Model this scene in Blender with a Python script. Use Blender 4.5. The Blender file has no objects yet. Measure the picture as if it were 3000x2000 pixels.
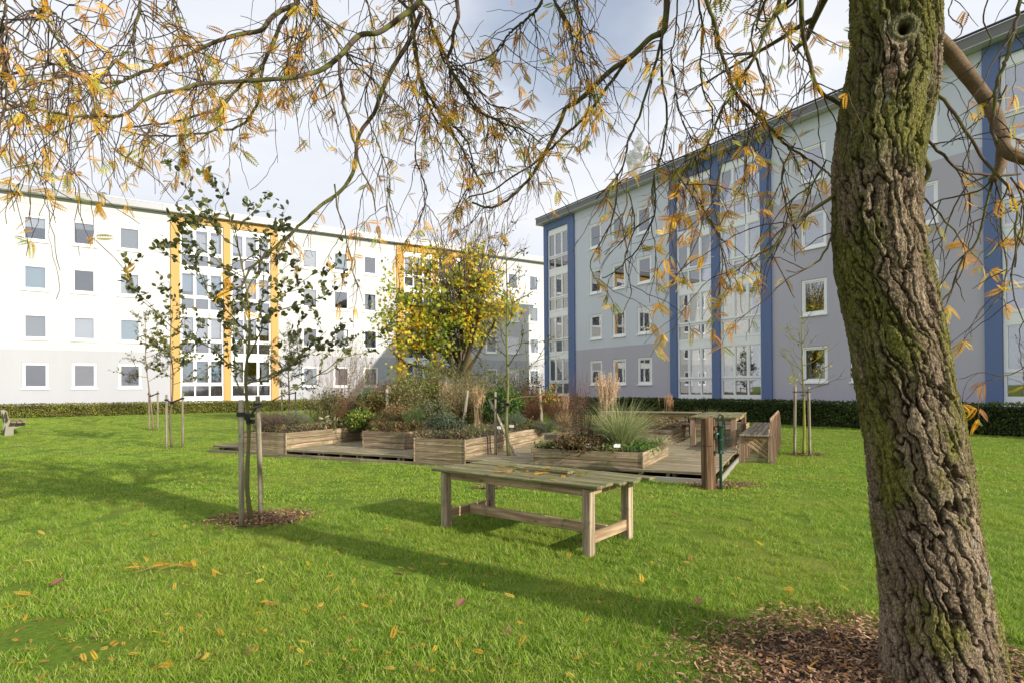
import bpy, math, random
import numpy as np
from mathutils import Vector, Matrix, Euler

rng = np.random.default_rng(7)
random.seed(7)
R = math.radians
sc = bpy.context.scene
COL = sc.collection

# ------------------------------------------------------------------ camera
F, CY, ROLL, PITCH, EYE = 1715.6, 1125.2, -0.00726, 0.00558, 1.75
cr, sr = math.cos(ROLL), math.sin(ROLL)
cp, sp = math.cos(PITCH), math.sin(PITCH)
def _rot(v):
    x, y, z = v
    x, z = cr * x - sr * z, sr * x + cr * z
    y, z = cp * y - sp * z, sp * y + cp * z
    return (x, y, z)
rt, fw, up = _rot((1, 0, 0)), _rot((0, 1, 0)), _rot((0, 0, 1))
cam_d = bpy.data.cameras.new('camera')
cam = bpy.data.objects.new('camera', cam_d)
COL.objects.link(cam)
cam_d.sensor_width = 36
cam_d.lens = F / 3000 * 36
cam_d.shift_y = (CY - 1000) / 3000
cam_d.clip_start = 0.05
cam_d.clip_end = 3000
cam.matrix_world = Matrix(((rt[0], up[0], -fw[0], 0), (rt[1], up[1], -fw[1], 0), (rt[2], up[2], -fw[2], EYE), (0, 0, 0, 1)))
sc.camera = cam

# ------------------------------------------------------------------ light
SUN_AZ, SUN_EL = -37.0, 22.5
w = bpy.data.worlds.new('World'); sc.world = w; w.use_nodes = True
nt = w.node_tree; nt.nodes.clear()
def N(nt, t, **k):
    n = nt.nodes.new(t)
    for a, b in k.items():
        if a[0] == '_':
            n.inputs[a[1:].replace('_', ' ')].default_value = b
        else:
            setattr(n, a, b)
    return n
def LK(nt, a, b): nt.links.new(a, b)
out = N(nt, 'ShaderNodeOutputWorld'); bg = N(nt, 'ShaderNodeBackground', _Strength=0.10)
sky = N(nt, 'ShaderNodeTexSky', sky_type='NISHITA', sun_disc=False, sun_elevation=R(SUN_EL), sun_rotation=R(90 - SUN_AZ))
sky.air_density = 1.0; sky.dust_density = 1.5
tc = N(nt, 'ShaderNodeTexCoord')
mp = N(nt, 'ShaderNodeMapping'); mp.inputs['Scale'].default_value = (1.0, 1.0, 2.2)
LK(nt, tc.outputs['Generated'], mp.inputs['Vector'])
n1 = N(nt, 'ShaderNodeTexNoise', _Scale=1.6, _Detail=6.0, _Roughness=0.55); LK(nt, mp.outputs[0], n1.inputs['Vector'])
n2 = N(nt, 'ShaderNodeTexNoise', _Scale=2.6, _Detail=5.0, _Roughness=0.5); LK(nt, mp.outputs[0], n2.inputs['Vector'])
# one break in the cloud, high up ahead
dot = N(nt, 'ShaderNodeVectorMath', operation='DOT_PRODUCT'); dot.inputs[1].default_value = Vector((0.10, 0.85, 0.56)).normalized()
LK(nt, tc.outputs['Generated'], dot.inputs[0])
gap = N(nt, 'ShaderNodeMapRange'); gap.inputs['From Min'].default_value = 0.972; gap.inputs['From Max'].default_value = 1.0
gap.inputs['To Min'].default_value = 0.0; gap.inputs['To Max'].default_value = 0.42
LK(nt, dot.outputs['Value'], gap.inputs['Value'])
sub = N(nt, 'ShaderNodeMath', operation='SUBTRACT'); LK(nt, n1.outputs['Fac'], sub.inputs[0]); LK(nt, gap.outputs[0], sub.inputs[1])
cov = N(nt, 'ShaderNodeMapRange', interpolation_type='SMOOTHSTEP'); cov.inputs['From Min'].default_value = 0.06; cov.inputs['From Max'].default_value = 0.44
cov.inputs['To Min'].default_value = 0.34; cov.inputs['To Max'].default_value = 0.97
LK(nt, sub.outputs[0], cov.inputs['Value'])
cc = N(nt, 'ShaderNodeValToRGB'); cc.color_ramp.elements[0].position = 0.34; cc.color_ramp.elements[1].position = 0.62
cc.color_ramp.elements[0].color = (6.7, 7.0, 7.75, 1); cc.color_ramp.elements[1].color = (8.0, 8.2, 8.6, 1)
LK(nt, n2.outputs['Fac'], cc.inputs['Fac'])
mx = N(nt, 'ShaderNodeMixRGB'); LK(nt, cov.outputs[0], mx.inputs['Fac']); sk2 = N(nt, 'ShaderNodeVectorMath', operation='SCALE'); sk2.inputs['Scale'].default_value = 1.5; LK(nt, sky.outputs[0], sk2.inputs[0]); LK(nt, sk2.outputs[0], mx.inputs['Color1']); LK(nt, cc.outputs[0], mx.inputs['Color2'])
LK(nt, mx.outputs[0], bg.inputs['Color']); LK(nt, bg.outputs[0], out.inputs['Surface'])

sd = bpy.data.lights.new('sun', 'SUN'); sd.energy = 5.0; sd.angle = R(0.55); sd.color = (1.0, 0.925, 0.80)
sun = bpy.data.objects.new('sun', sd); COL.objects.link(sun)
sv = Vector((math.cos(R(SUN_AZ)) * math.cos(R(SUN_EL)), math.sin(R(SUN_AZ)) * math.cos(R(SUN_EL)), math.sin(R(SUN_EL))))
sun.rotation_euler = sv.to_track_quat('Z', 'Y').to_euler()
sc.view_settings.view_transform = 'Standard'; sc.view_settings.look = 'None'
sc.view_settings.exposure = 0.27; sc.view_settings.gamma = 1.0; sc.view_settings.use_curve_mapping = False
sc.cycles.use_denoising = True
sc.cycles.max_bounces = 8; sc.cycles.transparent_max_bounces = 12

# ------------------------------------------------------------------ pixel helpers (photo 3000 x 2000 -> world)
def ray(px, py):
    return np.array(_rot(((px - 1500) / F, 1.0, -(py - CY) / F)))
def D(px, py, d):
    r = ray(px, py); q = r * (d / r[1]); return np.array([q[0], q[1], q[2] + EYE])
def sstep(a, b, x):
    t = np.clip((x - a) / (b - a), 0, 1); return t * t * (3 - 2 * t)
AL, AR, DL, DR = 2.14415, 0.573354, 42.83, 23.896
def hash2(ix, iy, s=0):
    h = (ix.astype(np.int64) * 374761393 + iy.astype(np.int64) * 668265263 + s * 974634777) & 0x7fffffff
    h = ((h ^ (h >> 13)) * 1274126177) & 0x7fffffff
    return ((h ^ (h >> 16)) & 0xffff) / 65535.0
def vn(x, y, s=0, per=None):
    x = np.asarray(x, float); y = np.asarray(y, float)
    ix, iy = np.floor(x), np.floor(y); fx, fy = x - ix, y - iy
    fx = fx * fx * (3 - 2 * fx); fy = fy * fy * (3 - 2 * fy)
    ix2 = ix + 1
    if per: ix = np.mod(ix, per); ix2 = np.mod(ix2, per)
    return (hash2(ix, iy, s) * (1 - fx) + hash2(ix2, iy, s) * fx) * (1 - fy) + (hash2(ix, iy + 1, s) * (1 - fx) + hash2(ix2, iy + 1, s) * fx) * fy
def fbm(x, y, s=0, o=4, per=None):
    a, t, k = 0.5, 0, 1.0
    for i in range(o):
        t = t + a * vn(x * k, y * k, s + i * 17, None if per is None else int(per * k)); a *= .5; k *= 2
    return t
def TZ(x, y):
    x = np.asarray(x, float); y = np.asarray(y, float)
    l = math.cos(AL) * x + math.sin(AL) * y; r = math.cos(AR) * x + math.sin(AR) * y
    z = 0.31 * sstep(22, 39, l)
    return np.maximum(z, 0.16 * sstep(13, 21.5, r)) + 0.05 * (fbm(x * .45 + 9, y * .45 + 3, 5, 3) - .44)
def G(px, py, z=None):
    r = ray(px, py)
    h = 0.0 if z is None else z
    for i in range(8):
        t = (h - EYE) / r[2]; q = r * t
        if z is None: h = float(TZ(q[0], q[1]))
    return np.array([q[0], q[1], h])

# ------------------------------------------------------------------ materials
MATS = {}
def newmat(name):
    m = bpy.data.materials.new(name); m.use_nodes = True; nt = m.node_tree; nt.nodes.clear()
    o = N(nt, 'ShaderNodeOutputMaterial'); p = N(nt, 'ShaderNodeBsdfPrincipled')
    LK(nt, p.outputs[0], o.inputs['Surface']); MATS[name] = m
    return m, nt, p, o
def ramp(nt, fac, stops):
    r = N(nt, 'ShaderNodeValToRGB'); e = r.color_ramp.elements
    while len(e) < len(stops): e.new(0.5)
    for el, (p, c) in zip(e, stops): el.position = p; el.color = (*c, 1)
    LK(nt, fac, r.inputs['Fac']); return r.outputs[0]
def mixc(nt, f, a, b, mode='MIX'):
    m = N(nt, 'ShaderNodeMixRGB', blend_type=mode)
    for i, v in zip(('Fac', 'Color1', 'Color2'), (f, a, b)):
        if hasattr(v, 'links') or hasattr(v, 'is_linked'): LK(nt, v, m.inputs[i])
        elif isinstance(v, (int, float)): m.inputs[i].default_value = v
        else: m.inputs[i].default_value = (*v, 1)
    return m.outputs[0]
def noise(nt, vec, scale, detail=4, rough=.55, sc3=None):
    n = N(nt, 'ShaderNodeTexNoise', _Scale=scale, _Detail=float(detail), _Roughness=rough)
    if sc3:
        mp = N(nt, 'ShaderNodeMapping'); mp.inputs['Scale'].default_value = sc3; LK(nt, vec, mp.inputs['Vector']); vec = mp.outputs[0]
    LK(nt, vec, n.inputs['Vector']); return n.outputs['Fac']
def bump(nt, p, h, strength, dist):
    b = N(nt, 'ShaderNodeBump', _Strength=strength, _Distance=dist); LK(nt, h, b.inputs['Height']); LK(nt, b.outputs[0], p.inputs['Normal'])
def mrange(nt, v, a, b, c=0., d=1.):
    m = N(nt, 'ShaderNodeMapRange'); LK(nt, v, m.inputs['Value'])
    for k, x in zip(('From Min', 'From Max', 'To Min', 'To Max'), (a, b, c, d)): m.inputs[k].default_value = x
    return m.outputs[0]

def m_plain(name, col, rough=.6, var=.12, metal=0., bmp=0.0, scale=6., coat=0.):
    m, nt, p, o = newmat(name)
    tc = N(nt, 'ShaderNodeTexCoord')
    f = noise(nt, tc.outputs['Object'], scale, 5)
    c = mixc(nt, f, tuple(x * (1 - var) for x in col), tuple(min(1, x * (1 + var)) for x in col))
    LK(nt, c, p.inputs['Base Color']); p.inputs['Roughness'].default_value = rough; p.inputs['Metallic'].default_value = metal
    if coat: p.inputs['Coat Weight'].default_value = coat
    if bmp:
        f2 = noise(nt, tc.outputs['Object'], scale * 12, 3); bump(nt, p, f2, .6, bmp)
    return m
def m_stucco(name, col):
    m, nt, p, o = newmat(name)
    tc = N(nt, 'ShaderNodeTexCoord')
    f = noise(nt, tc.outputs['Object'], .5, 6, .6, (1, 1, .35))
    c = mixc(nt, mrange(nt, f, .3, .7), tuple(x * .93 for x in col), col)
    s = noise(nt, tc.outputs['Object'], 1.0, 5, .65, (3, 3, .12))
    c = mixc(nt, mrange(nt, s, .55, .8, 0, .10), c, (.30, .29, .26))
    g = noise(nt, tc.outputs['Object'], 90, 3)
    LK(nt, c, p.inputs['Base Color']); p.inputs['Roughness'].default_value = .88; bump(nt, p, g, .5, .006)
    return m
def m_wood(name, dark, light, moss=0.0, mosscol=(.10, .115, .035), rough=.78, axis=0, gs=1.0):
    m, nt, p, o = newmat(name)
    tc = N(nt, 'ShaderNodeTexCoord'); oi = N(nt, 'ShaderNodeObjectInfo')
    add = N(nt, 'ShaderNodeVectorMath', operation='MULTIPLY_ADD'); LK(nt, oi.outputs['Random'], add.inputs[0]); add.inputs[1].default_value = (13, 31, 47)
    LK(nt, tc.outputs['Object'], add.inputs[2])
    s3 = [15 * gs] * 3; s3[axis] = .8 * gs
    g = noise(nt, add.outputs[0], 1.6, 7, .62, tuple(s3))
    s4 = [60 * gs] * 3; s4[axis] = 3 * gs
    g2 = noise(nt, add.outputs[0], 2.2, 4, .6, tuple(s4))
    c = ramp(nt, g, [(.28, tuple(x * .72 for x in dark)), (.45, dark), (.62, light), (.8, tuple(min(1, x * 1.12) for x in light))])
    v = mrange(nt, oi.outputs['Random'], 0, 1, .8, 1.16)
    hv = N(nt, 'ShaderNodeHueSaturation'); LK(nt, v, hv.inputs['Value']); LK(nt, c, hv.inputs['Color']); c = hv.outputs[0]
    c = mixc(nt, mrange(nt, g2, .55, .78, 0, .32), c, tuple(x * .5 for x in dark))
    kn = N(nt, 'ShaderNodeTexVoronoi', _Scale=1.0); mp = N(nt, 'ShaderNodeMapping'); k3 = [7.0] * 3; k3[axis] = 2.6; mp.inputs['Scale'].default_value = k3
    LK(nt, add.outputs[0], mp.inputs['Vector']); LK(nt, mp.outputs[0], kn.inputs['Vector'])
    c = mixc(nt, mrange(nt, kn.outputs['Distance'], .04, .13, .75, 0), c, tuple(x * .35 for x in dark))
    if moss:
        mo = noise(nt, tc.outputs['Object'], 3.2, 6, .7)
        mo2 = noise(nt, add.outputs[0], 40, 3, .6)
        ad = N(nt, 'ShaderNodeMath', operation='MULTIPLY_ADD'); LK(nt, mo2, ad.inputs[0]); ad.inputs[1].default_value = .25; LK(nt, mo, ad.inputs[2])
        c = mixc(nt, mrange(nt, ad.outputs[0], .72 - .22 * moss, .86 - .1 * moss, 0, .85), c, mosscol)
    LK(nt, c, p.inputs['Base Color']); p.inputs['Roughness'].default_value = rough; p.inputs['Specular IOR Level'].default_value = .25
    bump(nt, p, g2, .5, .003)
    return m
def m_leaf(name, transl=.35, rough=.55, spec=.3, vscale=0., val=1.0):
    m, nt, p, o = newmat(name)
    at = N(nt, 'ShaderNodeAttribute', attribute_name='Col'); c = at.outputs['Color']
    if vscale:
        ge = N(nt, 'ShaderNodeNewGeometry'); f = noise(nt, ge.outputs['Position'], vscale, 3)
        c = mixc(nt, mrange(nt, f, .3, .7, .0, .45), c, (.10, .12, .02))
    LK(nt, c, p.inputs['Base Color']); p.inputs['Roughness'].default_value = rough; p.inputs['Specular IOR Level'].default_value = spec
    tr = N(nt, 'ShaderNodeBsdfTranslucent'); LK(nt, c, tr.inputs['Color'])
    ms = N(nt, 'ShaderNodeMixShader'); ms.inputs[0].default_value = transl
    LK(nt, p.outputs[0], ms.inputs[1]); LK(nt, tr.outputs[0], ms.inputs[2]); LK(nt, ms.outputs[0], o.inputs['Surface'])
    return m
def m_attr(name, rough=.85, bmp=0., scale=60., spec=.2):
    m, nt, p, o = newmat(name)
    at = N(nt, 'ShaderNodeAttribute', attribute_name='Col'); tc = N(nt, 'ShaderNodeTexCoord')
    f = noise(nt, tc.outputs['Object'], scale, 5, .65)
    c = mixc(nt, 1.0, at.outputs['Color'], ramp(nt, f, [(.25, (.55, .55, .55)), (.75, (1.35, 1.35, 1.35))]), 'MULTIPLY')
    LK(nt, c, p.inputs['Base Color']); p.inputs['Roughness'].default_value = rough; p.inputs['Specular IOR Level'].default_value = spec
    if bmp: bump(nt, p, f, .8, bmp)
    return m
def m_glass(name, tint=(1, 1, 1), refl=1.0):
    m, nt, p, o = newmat(name); nt.nodes.remove(p)
    t = N(nt, 'ShaderNodeBsdfTransparent'); t.inputs[0].default_value = (*[x * .86 for x in tint], 1)
    g = N(nt, 'ShaderNodeBsdfGlossy'); g.inputs['Roughness'].default_value = .015; g.inputs['Color'].default_value = (.95, .97, 1, 1)
    tc = N(nt, 'ShaderNodeTexCoord'); nz = noise(nt, tc.outputs['Object'], 1.7, 2)
    b = N(nt, 'ShaderNodeBump', _Strength=.05, _Distance=.01); LK(nt, nz, b.inputs['Height']); LK(nt, b.outputs[0], g.inputs['Normal'])
    fr = N(nt, 'ShaderNodeFresnel', _IOR=1.55); f = mrange(nt, fr.outputs[0], 0, 1, .20 * refl, 1)
    ms = N(nt, 'ShaderNodeMixShader'); LK(nt, f, ms.inputs[0]); LK(nt, t.outputs[0], ms.inputs[1]); LK(nt, g.outputs[0], ms.inputs[2])
    LK(nt, ms.outputs[0], o.inputs['Surface'])
    return m

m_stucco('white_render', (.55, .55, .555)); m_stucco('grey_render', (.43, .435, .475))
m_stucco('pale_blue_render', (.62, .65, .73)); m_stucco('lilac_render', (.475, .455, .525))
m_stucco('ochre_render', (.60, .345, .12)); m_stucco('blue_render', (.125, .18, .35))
m_plain('white_frame', (.84, .85, .86), .4, .04); m_plain('panel_white', (.82, .84, .86), .45, .04)
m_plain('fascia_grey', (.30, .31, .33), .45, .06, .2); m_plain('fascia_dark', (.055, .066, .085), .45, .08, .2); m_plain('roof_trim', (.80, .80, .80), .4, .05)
m_plain('roof_felt', (.18, .18, .18), .9); m_plain('soffit', (.5, .5, .5), .7)
m_plain('room', (.20, .17, .15), .9, .3, scale=1.5); m_plain('floor_slab', (.30, .29, .28), .9)
m_plain('lower_panel', (.16, .15, .165), .25, .1)
m_plain('curtain_white', (.75, .76, .78), .8, .05); m_plain('curtain_blue', (.42, .55, .62), .8, .08); m_plain('curtain_teal', (.06, .23, .26), .7, .15)
m_plain('blind_cream', (.70, .66, .57), .8, .05); m_plain('blind_grey', (.36, .37, .38), .8, .05); m_plain('curtain_plum', (.10, .03, .06), .8, .1)
m_glass('window_glass', (.96, .98, 1.0)); m_glass('bay_glass', (.95, .97, 1.0), 1.2)
m_wood('wood_grey', (.21, .17, .125), (.37, .31, .235), .25)
m_wood('wood_planter', (.22, .16, .105), (.44, .335, .225), .5, (.19, .17, .06))
m_wood('wood_deck', (.19, .155, .10), (.37, .31, .205), .5, (.14, .14, .055))
m_wood('wood_mossy', (.13, .11, .06), (.31, .27, .16), .8, (.12, .14, .035), gs=.8)
m_wood('wood_tan', (.30, .20, .115), (.54, .40, .25), .2)
m_wood('wood_leg', (.29, .215, .145), (.52, .415, .29), .2, axis=2)
m_wood('wood_fin', (.24, .155, .10), (.40, .28, .19), .12, axis=2)
m_wood('stake_wood', (.22, .185, .13), (.38, .33, .25), .25, axis=2)
m_wood('post_wood', (.12, .065, .035), (.30, .185, .105), 0., axis=2, gs=.7)
m_plain('soil', (.055, .038, .025), .95, .5, bmp=.02, scale=10)
m_plain('gap_shade', (.03, .025, .02), .9)
m_plain('kerb', (.28, .26, .22), .9, .2, bmp=.004)
m_plain('rubber', (.018, .017, .02), .6, .2); m_plain('pump_green', (.008, .038, .026), .22, .3, .1, coat=.5)
m_plain('bolt', (.42, .42, .42), .35, .1, .9); m_plain('tag_white', (.72, .68, .64), .6)
m_plain('concrete_bench', (.27, .25, .20), .9, .2, bmp=.01)
m_wood('wood_old', (.15, .12, .085), (.26, .22, .16), .5, (.30, .22, .05))
m_leaf('leaf', .46); m_leaf('leaf_matt', .25, .8, .15); m_leaf('dark_leaf', .2, .42, .45)
m_attr('bark', .9, .004, 70.); m_attr('twig', .8, .0008, 150.); m_attr('chips', .9)
m, nt, p, o = newmat('trunk_bark')
at = N(nt, 'ShaderNodeAttribute', attribute_name='Col'); tcb = N(nt, 'ShaderNodeTexCoord'); ob_ = tcb.outputs['Object']
f = noise(nt, ob_, 1.0, 8, .7, (95, 95, 30)); f2 = noise(nt, ob_, 1.0, 6, .7, (38, 38, 120))
vo = N(nt, 'ShaderNodeTexVoronoi', feature='DISTANCE_TO_EDGE', _Scale=1.0); mpb = N(nt, 'ShaderNodeMapping'); mpb.inputs['Scale'].default_value = (85, 85, 26)
wv = N(nt, 'ShaderNodeVectorMath', operation='MULTIPLY_ADD'); nz3 = N(nt, 'ShaderNodeTexNoise', _Scale=14.0, _Detail=4.0); LK(nt, ob_, nz3.inputs['Vector']); LK(nt, nz3.outputs['Color'], wv.inputs[0]); wv.inputs[1].default_value = (.06, .06, .10); LK(nt, ob_, wv.inputs[2])
LK(nt, wv.outputs[0], mpb.inputs['Vector']); LK(nt, mpb.outputs[0], vo.inputs['Vector']); ed = mrange(nt, vo.outputs['Distance'], .0, .13)
c = mixc(nt, 1.0, at.outputs['Color'], ramp(nt, f, [(.25, (.5, .48, .46)), (.5, (1, 1, 1)), (.78, (1.5, 1.5, 1.45))]), 'MULTIPLY')
c = mixc(nt, mrange(nt, ed, 0, 1, .55, 0), c, (.035, .022, .015))
LK(nt, c, p.inputs['Base Color']); p.inputs['Roughness'].default_value = .92; p.inputs['Specular IOR Level'].default_value = .15
hs = N(nt, 'ShaderNodeMath', operation='ADD'); LK(nt, f, hs.inputs[0]); LK(nt, ed, hs.inputs[1]); hs2 = N(nt, 'ShaderNodeMath', operation='ADD'); LK(nt, hs.outputs[0], hs2.inputs[0]); LK(nt, f2, hs2.inputs[1]); bump(nt, p, hs2.outputs[0], .9, .006)
# lawn blades
m, nt, p, o = newmat('blade')
at = N(nt, 'ShaderNodeAttribute', attribute_name='Col'); ge = N(nt, 'ShaderNodeNewGeometry')
f = noise(nt, ge.outputs['Position'], .55, 4, .6); f2 = noise(nt, ge.outputs['Position'], 3.5, 3, .6)
c = mixc(nt, mrange(nt, f, .45, .68, 0, .5), at.outputs['Color'], (.34, .40, .05))
c = mixc(nt, mrange(nt, f2, .52, .75, 0, .5), c, (.13, .25, .02))
LK(nt, c, p.inputs['Base Color']); p.inputs['Roughness'].default_value = .5; p.inputs['Specular IOR Level'].default_value = .35
tr = N(nt, 'ShaderNodeBsdfTranslucent'); LK(nt, c, tr.inputs['Color']); ms = N(nt, 'ShaderNodeMixShader'); ms.inputs[0].default_value = .42
LK(nt, p.outputs[0], ms.inputs[1]); LK(nt, tr.outputs[0], ms.inputs[2]); LK(nt, ms.outputs[0], o.inputs['Surface'])
m, nt, p, o = newmat('lawn_ground')
ge = N(nt, 'ShaderNodeNewGeometry'); pos = ge.outputs['Position']
f = noise(nt, pos, .55, 4, .6); f2 = noise(nt, pos, 24, 4, .7); f3 = noise(nt, pos, 3.5, 3, .6)
c = mixc(nt, mrange(nt, f, .42, .66), (.12, .20, .018), (.22, .25, .04))
c = mixc(nt, mrange(nt, f3, .5, .75, 0, .5), c, (.09, .15, .016)); c = mixc(nt, mrange(nt, f2, .35, .7, 0, .65), c, (.06, .09, .015))
LK(nt, c, p.inputs['Base Color']); p.inputs['Roughness'].default_value = .9; p.inputs['Specular IOR Level'].default_value = .1; bump(nt, p, f2, 1., .03)

# ------------------------------------------------------------------ mesh helpers
class MB:
    def __init__(s): s.v = []; s.f = []; s.c = []; s.n = 0
    def add(s, v, f, c=(.5, .5, .5)):
        v = np.asarray(v, float).reshape(-1, 3); f = np.asarray(f, np.int64)
        s.v.append(v); s.f.append(f + s.n); c = np.asarray(c, float)
        s.c.append(np.broadcast_to(c, (len(v), 3)) if c.ndim == 1 else c); s.n += len(v); return s
    def box(s, x0, x1, y0, y1, z0, z1, c=(.5, .5, .5)):
        v = [(x0, y0, z0), (x1, y0, z0), (x1, y1, z0), (x0, y1, z0), (x0, y0, z1), (x1, y0, z1), (x1, y1, z1), (x0, y1, z1)]
        return s.add(v, [(0, 3, 2, 1), (4, 5, 6, 7), (0, 1, 5, 4), (1, 2, 6, 5), (2, 3, 7, 6), (3, 0, 4, 7)], c)
    def tube(s, P, r, k=6, c=(.5, .5, .5), cap=True):
        P = np.asarray(P, float); n = len(P); r = np.broadcast_to(np.asarray(r, float), (n,))
        T = np.gradient(P, axis=0); T /= np.linalg.norm(T, axis=1)[:, None] + 1e-9
        ref = np.array([0, 0, 1.]) if np.abs(T[:, 2]).mean() < .75 else np.array([0.3, .95, 0.])
        A = np.cross(T, ref); A /= np.linalg.norm(A, axis=1)[:, None] + 1e-9; B = np.cross(T, A)
        a = np.arange(k) * 2 * np.pi / k
        V = P[:, None] + r[:, None, None] * (np.cos(a)[None, :, None] * A[:, None] + np.sin(a)[None, :, None] * B[:, None])
        i = np.arange(n - 1)[:, None] * k; j = np.arange(k)[None]; j2 = (j + 1) % k
        Fq = np.stack([i + j, i + j2, i + k + j2, i + k + j], -1).reshape(-1, 4)
        c = np.asarray(c, float); cc = c if c.ndim == 1 else np.repeat(c, k, 0)
        s.add(V.reshape(-1, 3), Fq, cc)
        if cap and k >= 5:
            s.f.append(np.array([[s.n - k + (q % k) for q in (0, i1, i1 + 1, i1 + 1)] for i1 in range(1, k - 1)]))
            s.f.append(np.array([[s.n - n * k + (q % k) for q in (0, i1 + 1, i1, i1)] for i1 in range(1, k - 1)]))
        return s
    def leaves(s, P, Dr, Nm, size, tv, tf, C):
        """one template (tv: x along, y across, z up) set at every P"""
        P, Dr, Nm = (np.asarray(q, float) for q in (P, Dr, Nm)); n = len(P)
        if n == 0: return s
        Dr = Dr / (np.linalg.norm(Dr, axis=1)[:, None] + 1e-9)
        S = np.cross(Nm, Dr); S /= np.linalg.norm(S, axis=1)[:, None] + 1e-9; U = np.cross(Dr, S)
        size = np.broadcast_to(np.asarray(size, float), (n,)); tv = np.asarray(tv, float)
        V = P[:, None] + size[:, None, None] * (tv[None, :, 0:1] * Dr[:, None] + tv[None, :, 1:2] * S[:, None] + tv[None, :, 2:3] * U[:, None])
        tf = np.asarray(tf); Fq = (tf[None] + (np.arange(n) * len(tv))[:, None, None]).reshape(-1, tf.shape[1])
        return s.add(V.reshape(-1, 3), Fq, np.repeat(np.broadcast_to(C, (n, 3)), len(tv), 0))
    def build(s, name, mat, parent=None, smooth=False, **kw):
        V = np.concatenate(s.v) if s.v else np.zeros((0, 3)); me = bpy.data.meshes.new(name)
        tri, lens = [], []
        for f in s.f:
            if f.shape[1] == 4 and (f[:, 3] == f[:, 2]).all(): f = f[:, :3]
            tri.append(f.ravel()); lens.append(np.full(len(f), f.shape[1]))
        L = np.concatenate(tri) if tri else np.zeros(0, int); ln = np.concatenate(lens) if lens else np.zeros(0, int)
        me.vertices.add(len(V)); me.vertices.foreach_set('co', V.ravel().astype(np.float32))
        me.loops.add(len(L)); me.loops.foreach_set('vertex_index', L.astype(np.int32))
        me.polygons.add(len(ln)); st = np.concatenate([[0], np.cumsum(ln)[:-1]]) if len(ln) else ln
        me.polygons.foreach_set('loop_start', st.astype(np.int32))
        me.polygons.foreach_set('use_smooth', np.full(len(ln), bool(smooth)))
        me.update(calc_edges=True)
        at = me.color_attributes.new('Col', 'FLOAT_COLOR', 'POINT')
        C = np.concatenate(s.c); at.data.foreach_set('color', np.concatenate([C, np.ones((len(C), 1))], 1).ravel().astype(np.float32))
        me.materials.append(MATS[mat])
        return obj(name, me, parent, **kw)
def obj(name, me, parent=None, loc=None, rot=None, **kw):
    o = bpy.data.objects.new(name, me); COL.objects.link(o)
    if parent: o.parent = parent
    if loc is not None: o.location = loc
    if rot is not None: o.rotation_euler = rot
    for k, v in kw.items(): o[k] = v
    return o
def thing(name, label, cat, loc=(0, 0, 0), rz=0., group=None):
    o = obj(name, None, None, loc, (0, 0, rz), label=label, category=cat)
    if group: o['group'] = group
    return o
def relabel(o, label): o['label'] = label; return o
def copy_tree(o, parent=None):
    c = o.copy(); COL.objects.link(c); c.parent = parent
    for ch in list(o.children): copy_tree(ch, c)
    return c
BOXES = {}
def plank(name, mat, parent, c, dims, rot=(0, 0, 0), bev=.004, **kw):
    """a board: centre c, dims (x,y,z), slightly eased edges; alike boards share their mesh"""
    key = (tuple(round(d, 3) for d in dims), mat)
    if key not in BOXES:
        x, y, z = (d / 2 for d in dims); b = min(bev, min(x, y, z) * .4); v = []; 
        for sz in (-1, 1):
            for sx, sy in ((-1, -1), (1, -1), (1, 1), (-1, 1)):
                v += [(sx * (x - b), sy * (y - b), sz * z), (sx * (x - b), sy * y, sz * (z - b)), (sx * x, sy * (y - b), sz * (z - b))]
        bm = MB(); hull = v
        import bmesh
        q = bmesh.new(); [q.verts.new(a) for a in hull]; bmesh.ops.convex_hull(q, input=q.verts[:]); bmesh.ops.dissolve_limit(q, angle_limit=.01, verts=q.verts[:], edges=q.edges[:])
        me = bpy.data.meshes.new(name); q.to_mesh(me); q.free(); me.materials.append(MATS[mat]); BOXES[key] = me
    return obj(name, BOXES[key], parent, c, rot, **kw)
def crv(P, n):
    """Catmull-Rom through points"""
    P = np.asarray(P, float)
    if len(P) < 3:
        t = np.linspace(0, 1, n)[:, None]; return P[0] * (1 - t) + P[-1] * t
    Q = np.vstack([2 * P[0] - P[1], P, 2 * P[-1] - P[-2]]); m = len(P) - 1
    t = np.linspace(0, m - 1e-6, n); i = t.astype(int); f = (t - i)[:, None]
    a, b, c, d = Q[i], Q[i + 1], Q[i + 2], Q[i + 3]
    return .5 * (2 * b + (c - a) * f + (2 * a - 5 * b + 4 * c - d) * f ** 2 + (3 * b - a - 3 * c + d) * f ** 3)
def unit(v): v = np.asarray(v, float); return v / (np.linalg.norm(v) + 1e-9)
def jit(c, a=.2, n=None):
    c = np.asarray(c, float)
    if n is None: return np.clip(c * (1 + rng.uniform(-a, a)), 0, 1)
    return np.clip(c * (1 + rng.uniform(-a, a, (n, 1))) * (1 + rng.uniform(-a * .3, a * .3, (n, 3))), 0, 1)
def pick(cols, n, a=.22, wts=None):
    cols = np.asarray(cols, float); i = rng.choice(len(cols), n, p=wts); return np.clip(cols[i] * (1 + rng.uniform(-a, a, (n, 1))), 0, 1)

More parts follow.
